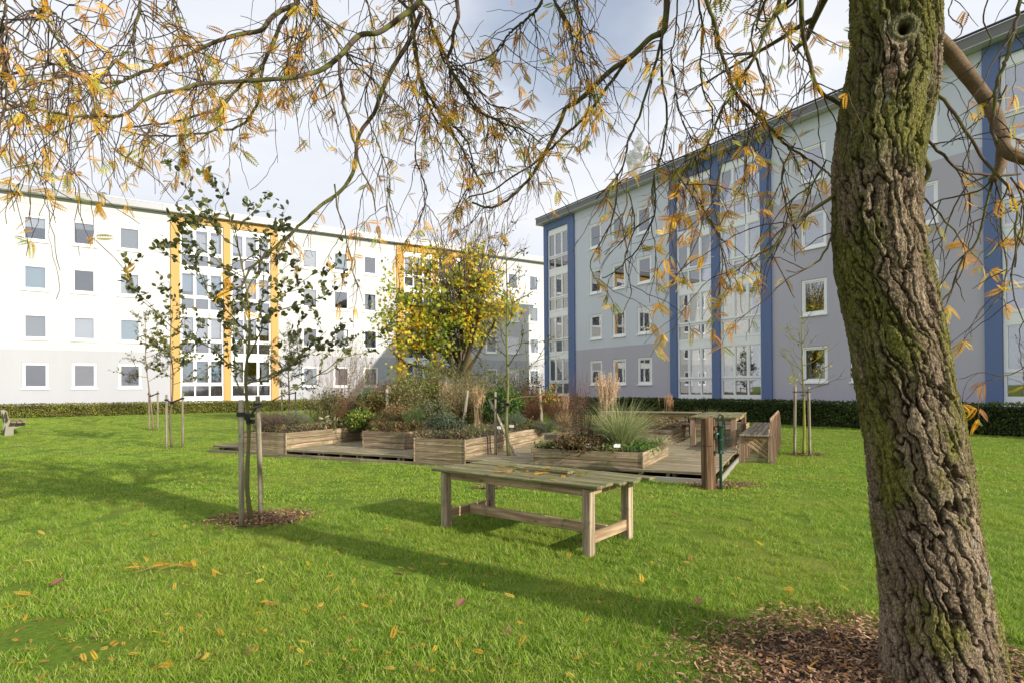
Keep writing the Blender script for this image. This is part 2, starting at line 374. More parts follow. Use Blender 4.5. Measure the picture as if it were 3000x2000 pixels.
# ------------------------------------------------------------------ ground
xs = np.concatenate([np.linspace(-1200, -60, 12), np.linspace(-55, 45, 160), np.linspace(50, 1200, 12)])
ys = np.concatenate([np.linspace(-1200, -20, 10), np.linspace(-15, 70, 140), np.linspace(75, 1200, 10)])
X, Y = np.meshgrid(xs, ys); Z = TZ(X, Y); gm = MB(); nx, ny = len(xs), len(ys)
ii = (np.arange(ny - 1)[:, None] * nx + np.arange(nx - 1)[None]).ravel()
gm.add(np.stack([X, Y, Z], -1).reshape(-1, 3), np.stack([ii, ii + 1, ii + nx + 1, ii + nx], -1))
gm.build('lawn', 'lawn_ground', smooth=True, kind='structure', label='green lawn of the courtyard')

# deck frame (a to the left along the front edge, b away from it)
DO = np.array([3.62, 10.5]); E1 = np.array([-.896, .444]); E2 = np.array([.444, .896]); DA = math.atan2(-.444, .896)
def AB(a, b, z=0.): q = DO + E1 * a + E2 * b; return np.array([q[0], q[1], z])
def inv(x, y): d = np.array([x, y]) - DO; return float(d @ E1), float(d @ E2)
DECKZ = .20

# ------------------------------------------------------------------ apartment blocks
def frame_of(a, d): n = np.array([math.cos(a), math.sin(a)]); return (n[0] * d, n[1] * d, 0), a - math.pi / 2
def sheet(mb, xs, zs, holes, y=0., depth=.2, c=(.5, .5, .5)):
    """wall face with openings and their reveals"""
    X = sorted(set([xs[0], xs[1]] + [v for h in holes for v in h[:2] if xs[0] < v < xs[1]])); Zs = sorted(set([zs[0], zs[1]] + [v for h in holes for v in h[2:] if zs[0] < v < zs[1]]))
    for i in range(len(X) - 1):
        for j in range(len(Zs) - 1):
            cx, cz = (X[i] + X[i + 1]) / 2, (Zs[j] + Zs[j + 1]) / 2
            if any(h[0] < cx < h[1] and h[2] < cz < h[3] for h in holes): continue
            mb.add([(X[i], y, Zs[j]), (X[i + 1], y, Zs[j]), (X[i + 1], y, Zs[j + 1]), (X[i], y, Zs[j + 1])], [(0, 1, 2, 3)], c)
    for a, b, z0, z1 in holes:
        if b <= xs[0] or a >= xs[1] or z1 <= zs[0] or z0 >= zs[1]: continue
        y1 = y + depth
        mb.add([(a, y, z0), (a, y1, z0), (a, y1, z1), (a, y, z1)], [(0, 1, 2, 3)], c); mb.add([(b, y, z0), (b, y1, z0), (b, y1, z1), (b, y, z1)], [(0, 3, 2, 1)], c)
        mb.add([(a, y, z1), (b, y, z1), (b, y1, z1), (a, y1, z1)], [(0, 1, 2, 3)], c); mb.add([(a, y, z0), (b, y, z0), (b, y1, z0), (a, y1, z0)], [(0, 3, 2, 1)], c)
def ring(mb, x0, x1, z0, z1, t, y0, y1, tb=None):
    tb = tb or t
    mb.box(x0, x0 + t, y0, y1, z0, z1); mb.box(x1 - t, x1, y0, y1, z0, z1)
    mb.box(x0 + t, x1 - t, y0, y1, z1 - t, z1); mb.box(x0 + t, x1 - t, y0, y1, z0, z0 + tb)
CACHE = {}
def cached(key, fn, name, mat, parent, loc, rot=(0, 0, 0), smooth=False, **kw):
    if key not in CACHE:
        o = fn().build(name, mat, parent, smooth); CACHE[key] = o.data; o.location = loc; o.rotation_euler = rot
        for k, v in kw.items(): o[k] = v
        return o
    return obj(name, CACHE[key], parent, loc, rot, **kw)
def curtain_mb(wd, h, fold=.03, step=.045, gather=0., amp2=0.):
    mb = MB(); n = max(6, int(wd / step * 2)); m = 8
    u = np.linspace(0, 1, n); v = np.linspace(0, 1, m); U, V = np.meshgrid(u, v)
    y = fold * np.sin(U * wd / step * np.pi + np.sin(V * 3) * .6) + .01 * np.sin(U * 23 + 2 * V)
    x = U * wd
    if gather: x = x * (1 - gather * np.sin(np.pi * V) ** 1.5)
    i = (np.arange(m - 1)[:, None] * n + np.arange(n - 1)[None]).ravel()
    return mb.add(np.stack([x, y, V * h], -1).reshape(-1, 3), np.stack([i, i + 1, i + n + 1, i + n], -1))
def window(b, x0, x1, z0, z1, dress, openw=False):
    W, H = round(x1 - x0, 2), round(z1 - z0, 2)
    def fr(): m = MB(); ring(m, .012, W - .012, .012, H - .012, .075, .025, .10); return m
    f = cached(('f', W, H), fr, 'window', 'white_frame', b, (x0, 0, z0))
    def sl(): m = MB(); m.box(-.035, W + .035, -.06, .03, -.045, .008); return m
    cached(('s', W), sl, 'sill', 'white_frame', f, (0, 0, 0))
    ix0, ix1, iz0, iz1 = .087, W - .087, .087, H - .087; w_, h_ = ix1 - ix0, iz1 - iz0
    def sh(): m = MB(); ring(m, .004, w_ - .004, .004, h_ - .004, .058, .0, .05, .075); return m
    def pn(): m = MB(); m.box(.06, w_ - .06, .018, .026, .077, h_ - .06); return m
    rt_ = (R(-9), 0, 0) if openw else (0, 0, 0)
    s = cached(('sh', W, H), sh, 'sash', 'white_frame', f, (ix0, .05, iz0), rt_)
    cached(('p', W, H), pn, 'pane', 'window_glass', f, (ix0, .05, iz0), rt_)
    kind, mat, fr_ = dress
    if kind == 'blind_sheen':
        hh = h_ * fr_
        cached(('b', W, H, mat, fr_), lambda: MB().box(.03, w_ - .03, .17, .178, h_ - hh, h_), 'blind_sheen', mat, f, (ix0, 0, iz0))
    elif kind == 'curtain':
        cw = w_ * fr_
        cached(('c', W, H, mat, fr_), lambda: curtain_mb(cw, h_, gather=.25), 'curtain', mat, f, (ix0, .2, iz0), smooth=True)
        def mir(): m = curtain_mb(cw, h_, gather=.25); m.v = [np.stack([w_ - v[:, 0], v[:, 1], v[:, 2]], 1) for v in m.v]; return m
        cached(('cr', W, H, mat, fr_), mir, 'curtain', mat, f, (ix0, .2, iz0), smooth=True)
    elif kind == 'slats':
        def ven():
            m = MB()
            for k in range(int(h_ / .055)): m.box(.03, w_ - .03, .16, .195, k * .055, k * .055 + .03)
            return m
        cached(('v', W, H), ven, 'venetian_blind', mat, f, (ix0, 0, iz0))
    return f
def bay(b, x0, x1, k, dress, sp_top):
    """one storey of the glazed bay: frame, six panes, white apron panel below or above"""
    W = round(x1 - x0, 2); zb = 1.24 + 2.8 * k; Hh = 3.73 - 1.24
    mul = (.07, W / 3, 2 * W / 3, W - .07)
    cols = [(.085, W / 3 - .045), (W / 3 + .045, 2 * W / 3 - .045), (2 * W / 3 + .045, W - .085)]
    def fr():
        m = MB(); ring(m, .01, W - .01, 0, Hh, .08, 0, .12, .11)
        for q in (W / 3, 2 * W / 3): m.box(q - .045, q + .045, .008, .11, .11, Hh - .08)
        m.box(.09, W / 3 - .045, .004, .115, .78, .95); m.box(W / 3 + .045, 2 * W / 3 - .045, .004, .115, .78, .95); m.box(2 * W / 3 + .045, W - .09, .004, .115, .78, .95)
        for a, c in cols: ring(m, a + .006, c - .006, .955, Hh - .085, .035, .02, .09)
        return m
    f = cached(('bf', W), fr, 'bay_window', 'white_frame', b, (x0, 0, zb))
    for a, c in cols:
        w_ = round(c - a, 3)
        cached(('bp', w_), lambda: MB().box(.03, w_ - .03, .05, .058, .98, Hh - .115), 'pane', 'bay_glass', f, (a, 0, 0))
        cached(('lpn', w_), lambda: MB().box(.0, w_, .13, .14, .112, .778), 'lower_panel', 'lower_panel', f, (a, 0, 0))
        cached(('bq', w_), lambda: MB().box(.0, w_, .05, .058, .112, .778), 'lower_pane', 'bay_glass', f, (a, 0, 0))
    cached(('br', W), lambda: MB().tube([(.05, -.05, .885), (W - .05, -.05, .885)], .012, 6), 'rail', 'bolt', f, (0, 0, 0))
    kind, mat, fr_ = dress
    if kind == 'curtain':
        cached(('bc', W, mat, fr_), lambda: curtain_mb((W - .2) * fr_, Hh - .95, .045, .07, gather=0 if fr_ > .8 else .35), 'curtain', mat, f, (.1, .32, .9), smooth=True)
        if fr_ < .6:
            def mir(): m = curtain_mb((W - .2) * fr_, Hh - .95, .045, .07, gather=.35); m.v = [np.stack([W - .2 - v[:, 0], v[:, 1], v[:, 2]], 1) for v in m.v]; return m
            cached(('bcr', W, mat, fr_), mir, 'curtain', mat, f, (.1, .32, .9), smooth=True)
    elif kind == 'blind_sheen':
        for i, (a, c) in enumerate(cols):
            hh = (Hh - 1.0) * (fr_ if i != 1 else min(1, fr_ + .15)); cached(('bb', W, mat, i, fr_), lambda: MB().box(a, c, .25, .26, Hh - .05 - hh, Hh - .05), 'blind_sheen', mat, f, (0, 0, 0))
    elif kind == 'swag':
        def sw():
            m = MB(); n = 60; mm = 14; u = np.linspace(0, 1, n); v = np.linspace(0, 1, mm); U, V = np.meshgrid(u, v)
            zt = 1.55 - (1.15 - .9 * np.abs(U - .5) * 2) * 0; droop = 1.45 * np.abs(np.sin(U * np.pi * 1.5))
            z = 2.35 - V * (.35 + droop * .85); y = .06 * np.sin(V * 26 + U * 9) + .03 * np.sin(U * 30)
            i = (np.arange(mm - 1)[:, None] * n + np.arange(n - 1)[None]).ravel()
            return m.add(np.stack([.1 + U * (W - .2), y + .3, z], -1).reshape(-1, 3), np.stack([i, i + 1, i + n + 1, i + n], -1))
        cached(('swag', W), sw, 'curtain', mat, f, (0, 0, 0), smooth=True)
    z0 = 3.73 + 2.8 * k
    z1 = 4.04 + 2.8 * k if k < 3 else sp_top
    cached(('ap', W, k == 3), lambda: MB().box(.01, W - .01, .01, .12, .004, z1 - z0 - .004), 'apron_panel', 'panel_white', b, (x0, 0, z0))
    return f
def apartment(name, label, a, d, x0, x1, depth, roofz, over, wins, bays, pillars, sections, trims, fas, band_mat, ends):
    loc, rz = frame_of(a, d); b = thing(name, label, 'apartment block', loc, rz)
    holes = [(p, q, z0, z1) for (p, q) in wins for (z0, z1) in [(1.877 + 2.8 * k, 3.387 + 2.8 * k) for k in range(4)]]
    top = 12.42
    for (sx0, sx1, zs) in sections:
        for (z0, z1, mat) in zs:
            m = MB(); sheet(m, (sx0, sx1), (z0, z1), holes); m.build('wall', mat, b)
        m = MB(); m.box(sx0, sx1, -.018, .1, top, 12.92); m.build('wall_band', sections[0][2][-1][2], b)
    # gable ends, back, roof
    m = MB(); e = .0
    m.box(x0, x0 + .2, .012, depth, -.6, 12.9); m.box(x1 - .2, x1, .012, depth, -.6, 12.9); m.box(x0 + .2, x1 - .2, depth - .2, depth, -.6, 12.9)
    m.build('wall', ends, b)
    m = MB(); m.box(x0 + .2, x1 - .2, 2.6, 2.7, 0, 12.9)
    for s_x in [v for s_ in sections for v in s_[:2]] + [(p[0] + p[1]) / 2 for p in pillars]:
        if x0 + .3 < s_x < x1 - .3: m.box(s_x - .06, s_x + .06, .21, 2.6, 0, 12.8)
    m.build('interior_wall', 'room', b)
    m = MB()
    for k in range(5): m.box(x0 + .2, x1 - .2, .205, 2.6, .86 + 2.8 * k, 1.12 + 2.8 * k)
    m.build('floor_slab', 'floor_slab', b)
    m = MB(); m.box(x0 - .35, x1 + .35, -over + .002, depth + .35, 12.93, 12.955); m.build('soffit', 'soffit', b)
    rf = MB().box(x0 - .36, x1 + .36, -over + .05, depth + .36, 12.957, roofz - .03).build('roof', 'roof_felt', b)
    L = 3.2; n = int((x1 - x0 + .8) / L) + 1; Lx = (x1 - x0 + .8) / n
    for i in range(n):
        cached(('fa', name), lambda: MB().box(.003, Lx - .003, -over - .012, -over + .048, 12.935, roofz), 'fascia_panel', fas, rf, (x0 - .4 + i * Lx, 0, 0))
    MB().box(x0 - .41, x1 + .41, -over - .035, -over + .09, roofz + .002, roofz + .035).build('roof_edge', trims, rf)
    for sx in (x0 - .4, x1 + .36): MB().box(sx, sx + .04, -over + .05, depth + .4, 12.935, roofz).build('fascia_panel', fas, rf)
    for (p, q) in pillars: MB().box(p, q, -.10, .20, -.3, 12.915).build('pillar', band_mat, b)
    for (p, q, *dr) in bays:
        z1 = 12.44
        MB().box(p + .002, q - .002, -.092, .19, z1, 12.912).build('frieze', band_mat, b)
        MB().box(p + .01, q - .01, -.01, .12, .9, 1.236).build('apron_panel', 'panel_white', b)
        MB().box(p + .01, q - .01, -.004, .12, -.4, .896).build('plinth', sections[0][2][0][2], b)
        for k in range(4): bay(b, p, q, k, dr[0][k], z1)
    i = 0
    for (p, q) in wins:
        for k in range(4):
            window(b, p, q, 1.877 + 2.8 * k, 3.387 + 2.8 * k, WD[i % len(WD)], (i * 7) % 23 == 4); i += 1
    return b
B0, Cc = 'blind_sheen', 'curtain'
WD = [('none', '', 0), (B0, 'blind_grey', 1.), (B0, 'curtain_blue', 1.), (B0, 'curtain_white', .45), (B0, 'room', 1.), (B0, 'curtain_white', 1.), ('none', '', 0), (B0, 'blind_grey', .3),  # pale blinds added behind panes, standing in for sky reflected in the glass
      ('none', '', 0), (B0, 'curtain_blue', 1.), (Cc, 'curtain_white', .4), (B0, 'blind_grey', 1.), (Cc, 'curtain_blue', .35), ('none', '', 0), (B0, 'blind_cream', .55), (B0, 'curtain_white', 1.), ('slats', 'blind_grey', 0),
      (Cc, 'curtain_white', .3), ('none', '', 0), (B0, 'curtain_blue', .8), ('slats', 'blind_cream', 0), ('none', '', 0), (Cc, 'curtain_white', .45)]
W4, W3 = (0., 4.10), (4.104, 12.42)
xl = lambda u0, u1: (-u1, -u0)
lw = [xl(*p) for p in ((4.11, 5.32), (1.85, 3.07), (-.41, .80), (-11.17, -9.99), (-13.40, -12.2), (-15.58, -14.44), (-26.2, -25.05), (-28.43, -27.25), (-30.63, -29.5))]
dl1 = [('swag', 'curtain_teal', 0), (B0, 'curtain_white', .9), (B0, 'curtain_blue', .8), (Cc, 'curtain_white', .95)]
dl2 = [(Cc, 'curtain_white', .3), (B0, 'curtain_white', .7), (Cc, 'curtain_white', .95), (B0, 'curtain_white', .8)]
dl3 = [(Cc, 'curtain_teal', .4), ('none', '', 0), (B0, 'blind_grey', .6), (B0, 'curtain_white', .7)]
lb = [(*xl(-5.0, -2.48), dl1), (*xl(-7.94, -5.43), dl2), (*xl(-20.16, -17.67), dl3), (*xl(-23.0, -20.59), dl2), (*xl(-35.6, -33.1), dl1), (*xl(-38.4, -35.95), dl2)]
lp = [xl(*p) for p in ((-2.48, -1.98), (-5.43, -5.0), (-8.42, -7.94), (-17.67, -17.1), (-20.59, -20.16), (-23.57, -23.0), (-33.1, -32.6), (-35.95, -35.6), (-38.9, -38.4))]
lz = [(-.6, 4.1, 'grey_render'), (4.103, 12.42, 'white_render')]
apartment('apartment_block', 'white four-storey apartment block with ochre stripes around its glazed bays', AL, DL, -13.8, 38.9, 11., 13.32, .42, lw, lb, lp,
          [(-13.8, 1.98, lz), (8.42, 17.1, lz), (23.57, 32.6, lz)], 'roof_trim', 'fascia_grey', 'ochre_render', 'white_render')
rwn = [xl(*p) for p in ((26.92, 28.02), (24.86, 25.96), (22.82, 23.92), (13.14, 14.24), (11.14, 12.24), (9.16, 10.26))]
WD = WD[5:] + WD[:5]
dr1 = [(B0, 'curtain_blue', .5), ('none', '', 0), (Cc, 'curtain_white', .3), ('none', '', 0)]
dr2 = [(Cc, 'blind_cream', .95), (Cc, 'blind_cream', .95), ('none', '', 0), (B0, 'blind_grey', .7)]
dr3 = [(Cc, 'curtain_white', .25), (Cc, 'curtain_plum', .3), ('none', '', 0), (B0, 'curtain_blue', .5)]
dr4 = [(B0, 'blind_grey', .9), (Cc, 'curtain_blue', .5), ('none', '', 0), ('none', '', 0)]
rb = [(*xl(30.06, 32.32), dr1), (*xl(18.79, 21.01), dr2), (*xl(16.11, 18.33), dr3), (*xl(5.1, 7.37), dr4)]
rp = [xl(*p) for p in ((32.32, 32.72), (29.43, 30.06), (21.01, 21.45), (18.33, 18.79), (15.59, 16.11), (7.37, 7.83), (4.6, 5.1))]
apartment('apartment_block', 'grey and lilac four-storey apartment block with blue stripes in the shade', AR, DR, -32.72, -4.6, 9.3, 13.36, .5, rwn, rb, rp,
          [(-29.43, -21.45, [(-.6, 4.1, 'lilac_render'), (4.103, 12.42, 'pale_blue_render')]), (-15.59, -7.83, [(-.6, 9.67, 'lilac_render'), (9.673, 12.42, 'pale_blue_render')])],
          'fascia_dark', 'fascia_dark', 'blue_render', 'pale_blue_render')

# ------------------------------------------------------------------ hedges
LEAF2 = ([(0, 0, 0), (.5, .32, .08), (1, 0, 0), (.5, -.32, .08)], [(0, 1, 2, 3)])
def rand_dirs(n, up=0.):
    v = rng.normal(size=(n, 3)); v[:, 2] += up; return v / np.linalg.norm(v, axis=1)[:, None]
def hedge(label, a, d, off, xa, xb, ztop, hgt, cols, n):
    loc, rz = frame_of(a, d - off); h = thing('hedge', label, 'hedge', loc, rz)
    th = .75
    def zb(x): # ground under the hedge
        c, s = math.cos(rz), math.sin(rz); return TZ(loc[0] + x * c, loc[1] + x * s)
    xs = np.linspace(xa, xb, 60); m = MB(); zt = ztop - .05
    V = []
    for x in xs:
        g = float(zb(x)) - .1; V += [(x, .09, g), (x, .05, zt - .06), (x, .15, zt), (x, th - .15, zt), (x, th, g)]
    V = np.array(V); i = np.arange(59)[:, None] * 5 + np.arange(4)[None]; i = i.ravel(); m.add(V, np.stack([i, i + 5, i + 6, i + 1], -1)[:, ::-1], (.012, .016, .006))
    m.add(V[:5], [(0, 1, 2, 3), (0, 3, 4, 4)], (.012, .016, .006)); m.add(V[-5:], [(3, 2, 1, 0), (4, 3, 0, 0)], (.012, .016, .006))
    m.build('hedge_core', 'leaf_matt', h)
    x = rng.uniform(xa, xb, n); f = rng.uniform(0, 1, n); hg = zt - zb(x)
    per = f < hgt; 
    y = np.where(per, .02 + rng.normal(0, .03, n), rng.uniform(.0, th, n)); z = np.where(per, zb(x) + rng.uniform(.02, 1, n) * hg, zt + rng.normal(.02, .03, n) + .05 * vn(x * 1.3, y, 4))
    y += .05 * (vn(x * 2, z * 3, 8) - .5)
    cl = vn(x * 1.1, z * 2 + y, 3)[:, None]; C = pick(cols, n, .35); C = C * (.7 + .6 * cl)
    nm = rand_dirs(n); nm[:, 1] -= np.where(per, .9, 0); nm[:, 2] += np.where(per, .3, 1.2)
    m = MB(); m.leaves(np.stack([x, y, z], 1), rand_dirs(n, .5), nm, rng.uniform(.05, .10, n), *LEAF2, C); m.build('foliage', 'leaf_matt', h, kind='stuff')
    nb = int((xb - xa) * 5); m = MB()
    for q in np.linspace(xa, xb, nb): g = float(zb(q)); m.tube([(q, .04, g - .05), (q + rng.normal(0, .04), .03, g + .3)], .008, 4, (.10, .075, .05))
    m.build('stem', 'twig', h, kind='stuff')
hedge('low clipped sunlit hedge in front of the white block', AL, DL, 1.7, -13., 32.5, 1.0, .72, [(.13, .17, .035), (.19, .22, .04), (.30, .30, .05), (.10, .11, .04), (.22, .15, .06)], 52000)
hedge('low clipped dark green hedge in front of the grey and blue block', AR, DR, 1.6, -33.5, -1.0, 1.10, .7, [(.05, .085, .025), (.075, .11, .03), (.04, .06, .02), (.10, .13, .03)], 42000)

# ------------------------------------------------------------------ timber deck and raised beds
deck = thing('deck', 'low weathered timber deck that carries the raised beds and picnic tables', 'deck', AB(0, 0), DA)
# deck-local: x = -a (to the right), y = b
def deck_poly(b):
    """x extent of the deck at depth b"""
    a1 = 13.45 if b < 2.2 else (11.6 if b < 4.6 else 10.4)
    return (0., a1)
bw = .145; nb = int(7.9 / bw)
for i in range(nb):
    b = .002 + bw / 2 + i * bw; a0, a1 = deck_poly(b); k = 4; off = rng.uniform(-.5, .5)
    cuts = [a0] + [a0 + (a1 - a0) * (j + off * .5) / k for j in range(1, k)] + [a1]
    for p, q in zip(cuts[:-1], cuts[1:]):
        L = round((q - p) / .25) * .25; L = q - p
        plank('deck_board', 'wood_deck', deck, (-(p + q) / 2, b, DECKZ - .014 + rng.normal(0, .0012)), (round(L, 2) - .004, bw - .008, .028), (0, 0, rng.normal(0, .0006)))
for i, a in enumerate(np.arange(.12, 13.4, .62)):
    plank('joist', 'wood_deck', deck, (-a, 3.95, .115), (.06, 7.7, .115)); plank('deck_post', 'wood_planter', deck, (-a - .1 * (i % 2), .09, .05), (.07, .07, .24))
for j in range(7):
    plank('deck_post', 'wood_planter', deck, (-.06, .3 + j * 1.1, .05), (.07, .07, .24))
for i in range(5): plank('edge_kerb', 'kerb' if i < 1 else 'wood_deck', deck, (.0 - (i + .5) * 2.7, -.055, .02), (2.68, .045, .13))
for i in range(3): plank('edge_kerb', 'kerb', deck, (.07, (i + .5) * 2.2 - .05, .02), (.045, 2.18, .13))
MB().box(-13.3, -.1, .35, 7.8, .001, .012).build('under_deck_shade', 'gap_shade', deck)  # dark sheet on the ground; shade below the boards put into its colour
MB().box(-13.44, -.0, .0, .03, .15, .168).build('edge_strip', 'wood_deck', deck)

def bed(label, a0, a1, b0, b1, zb, zt, nboards):
    t = thing('raised_bed', label, 'planter', AB(a0, b0), DA, 'timber raised beds on the deck')
    W, Dp, h = a1 - a0, b1 - b0, (zt - zb) / nboards
    for j in range(nboards):
        z = zb + h * (j + .5)
        for (y, ) in ((.02,), (Dp - .02,)): plank('board', 'wood_planter', t, (-W / 2, y, z), (W - .002, .038, h - .009))
        for x in (-.022, -W + .022):
            n = 2 if Dp > 3 and j % 2 else 1
            for q in range(n): plank('board', 'wood_planter', t, (x, .04 + (Dp - .08) * (q + .5) / n, z), (round((Dp - .08) / n, 2) - .006, .038, h - .009), (0, 0, math.pi / 2))
    for x, y in ((-.006, .006), (-W + .006, .006)): plank('corner_post', 'wood_planter', t, (x, y - .004, (zb + zt) / 2), (.03, .03, zt - zb + .012))
    m = MB(); n = 14; u, v = np.meshgrid(np.linspace(-W + .04, -.04, n), np.linspace(.04, Dp - .04, n)); zz = zt - .07 + .05 * vn(u * 4, v * 4, 2) + .03 * rng.random(u.shape)
    i = (np.arange(n - 1)[:, None] * n + np.arange(n - 1)[None]).ravel(); m.add(np.stack([u, v, zz], -1).reshape(-1, 3), np.stack([i, i + 1, i + n + 1, i + n], -1)); m.build('soil', 'soil', t, True)
    return t
bed('raised bed at the far left end of the deck, holding the brown lavender mound', 10.6, 12.3, 0.0, 3.4, .0, .62, 4)
bed('set-back raised bed between the lavender bed and the tall corner bed', 7.65, 9.0, 1.1, 3.6, .2, .64, 3)
bed('long raised bed right behind the left end of the front table', 5.2, 6.56, .004, 4.4, .0, .62, 4)
bed('low wide raised bed behind the front table with bright green strawberry leaves', 1.3, 3.6, .02, 2.42, .12, .50, 2)
bed('rear raised bed full of tall shrubs in the middle of the garden', 6.7, 10.3, 4.4, 6.8, .2, .66, 3)
bed('rear raised bed of dry brown stems behind the long corner bed', 1.7, 5.0, 4.9, 6.6, .2, .60, 3)
bed('raised bed of ornamental grasses behind the picnic tables', .2, 4.0, 8.6, 10.4, .0, .52, 3)

# ------------------------------------------------------------------ front table
ft = thing('garden_table', 'weathered mossy plank table standing on the lawn in the foreground', 'table', (.24, 7.10, 0), R(-38.4))
L, Wd = 2.36, 1.04
for (sx, sy) in ((-1, -1), (1, -1), (1, 1), (-1, 1)):
    plank('leg', 'wood_leg', ft, (sx * 1.04, sy * .43, .335), (.105 if sx > 0 else .095, .10, .72), bev=.008)
nP = 6; pw = Wd / nP
ends = [(-1.22, 1.20), (-1.19, 1.20), (-1.21, 1.27), (-1.2, 1.34), (-1.19, 1.27), (-1.215, 1.36)]
for i in range(nP):
    y = -Wd / 2 + pw * (i + .5); x0, x1 = ends[i]
    if i in (2, 3):   # boards interrupted by the hatch in the middle
        for p, q in ((x0, -.02 - .28), (.52, x1)): plank('top_board', 'wood_mossy', ft, ((p + q) / 2, y, .722 + rng.normal(0, .002)), (q - p, pw - .008, .032), (0, rng.normal(0, .002), 0), .008)
    else:
        plank('top_board', 'wood_mossy', ft, ((x0 + x1) / 2, y, .722 + rng.normal(0, .002)), (x1 - x0, pw - .008, .032), (rng.normal(0, .006), rng.normal(0, .001), 0), .008)
plank('hatch_lid', 'wood_mossy', ft, (.11, .0, .700), (.80, pw * 2 - .03, .022))
for (x, y, dx, dy) in ((.13, .02, .74, .03), (.13, .135, .74, .03), (-.225, .078, .03, .085), (.485, .078, .03, .085)): plank('hatch_rim', 'wood_mossy', ft, (x, y, .752), (dx, dy, .03))
for sy in (-.43, .43): plank('apron', 'wood_tan', ft, (0, sy - .02 * np.sign(sy), .655), (1.97, .03, .095))
for sx in (-1.04, 1.04): plank('apron', 'wood_tan', ft, (sx, 0, .66), (.76, .03, .085), (0, 0, math.pi / 2)); plank('stretcher', 'wood_tan', ft, (sx, 0, .165), (.76, .038, .12), (0, 0, math.pi / 2))
plank('stretcher', 'wood_tan', ft, (0, 0, .17), (2.03, .038, .12))
# litter on the table
def pinnate(n, lf=.2, nl=9):
    """template of one locust leaf, length 1 along x: rachis and paired leaflets"""
    v, f = [], []
    v += [(0, .006, 0), (0, -.006, 0), (1, 0, -.10)]; f += [(0, 1, 2, 2)]
    for i in range(n):
        t = .10 + .88 * i / (n - 1); s_ = lf * (.65 + .5 * math.sin(math.pi * (t * .9 + .1))); z = -.10 * t * t
        for sd in (-1, 1):
            dx, dy = .42 * s_, sd * s_ * .95; b = len(v); wd = s_ * .25
            v += [(t, sd * .008, z), (t + dx * .5 - wd, dy * .5, z + .012), (t + dx, dy, z - .03), (t + dx * .5 + wd, dy * .5, z + .012)]; f.append((b, b + 1, b + 2, b + 3))
    return np.array(v), np.array(f)
PIN = [pinnate(10, .19), pinnate(9, .22), pinnate(12, .17)]
YEL = [(.72, .40, .035), (.62, .33, .03), (.78, .50, .06), (.50, .22, .025), (.42, .40, .06), (.30, .13, .03), (.22, .26, .04)]
m = MB(); n = 46
P = np.stack([np.clip(rng.normal(.0, .42, n), -.95, 1.0), np.clip(rng.normal(.0, .2, n), -.45, .45), np.full(n, .745)], 1)
dr = rand_dirs(n); dr[:, 2] = rng.uniform(.0, .12, n); nm = rand_dirs(n) * .25 + (0, 0, 1); m.leaves(P, dr, nm, rng.uniform(.07, .14, n), *PIN[0], pick(YEL, n, .2))
n = 420; P = np.stack([np.clip(rng.normal(.1, .45, n), -1., 1.1), np.clip(rng.normal(.0, .2, n), -.48, .48), np.full(n, .742)], 1)
dr = rand_dirs(n); dr[:, 2] *= .1; m.leaves(P, dr, rand_dirs(n) * .3 + (0, 0, 1), rng.uniform(.015, .05, n), [(0, 0, 0), (.5, .06, .04), (1, 0, 0), (.5, -.06, 0)], [(0, 1, 2, 3)], pick([(.30, .13, .05), (.45, .25, .05), (.2, .09, .04)], n))
lt = m.build('leaf_litter', 'leaf', kind='stuff', label='yellow leaflets and brown twigs littering the top of the front table', group=None) if False else m.build('leaf_litter', 'leaf', kind='stuff')
lt.location = ft.location; lt.rotation_euler = ft.rotation_euler; lt['label'] = 'yellow leaflets and brown stalks lying on the mossy front table'

# ------------------------------------------------------------------ picnic tables, bench, pump
def picnic(label, a0, a1, b0, b1, along_a, seats):
    ca, cb = (a0 + a1) / 2, (b0 + b1) / 2; t = thing('picnic_table', label, 'picnic table', AB(ca, cb), DA + (0 if along_a else math.pi / 2))
    Lx, Ly = (a1 - a0, b1 - b0) if along_a else (b1 - b0, a1 - a0); z = DECKZ; nbd = 6 if Ly > .9 else 5; pw = Ly / nbd
    for i in range(nbd): plank('top_board', 'wood_mossy', t, (rng.normal(0, .015), -Ly / 2 + pw * (i + .5), z + .757), (Lx, pw - .008, .038))
    for s_ in (-1, 1): plank('apron', 'wood_tan', t, (0, s_ * (Ly / 2 - .07), z + .69), (Lx - .16, .035, .09))
    if seats:
        for ex in (-Lx / 2 + .35, Lx / 2 - .35):
            for s_ in (-1, 1): plank('leg', 'wood_fin', t, (ex, s_ * (Ly / 2 - .02), z + .36), (.045, .095, .80), (s_ * R(24), 0, 0))
            plank('cross_beam', 'wood_fin', t, (ex + .045, 0, z + .40), (1.55, .045, .095), (0, 0, math.pi / 2))
            plank('brace', 'wood_tan', t, (ex + (.38 if ex < 0 else -.38), 0, z + .55), (.85, .045, .07), (0, R(-33) if ex < 0 else R(33), 0))
        for s_ in (-1, 1):
            for q in (0, 1): plank('seat_board', 'wood_grey', t, (0, s_ * (Ly / 2 + .26 + .14 * q), z + .465), (Lx - .1, .132, .04))
    else:
        for ex in (-Lx / 2 + .1, Lx / 2 - .1):
            for s_ in (-1, 1): plank('leg', 'wood_fin', t, (ex, s_ * (Ly / 2 - .08), z + .37), (.11, .13, .74), bev=.008)
            plank('apron', 'wood_tan', t, (ex, 0, z + .69), (Ly - .3, .035, .09), (0, 0, math.pi / 2))
    return t
picnic('plank table on square legs at the right of the deck, behind the pump', .05, 1.2, 4.5, 7.5, False, False)
picnic('long picnic table with attached seats reaching left behind the ornamental grass', 1.35, 4.3, 6.75, 7.55, True, True)

be = thing('bench', 'long slatted bench whose tall backrest fins face the lawn at the right of the deck', 'bench', AB(-.12, 3.45), DA)
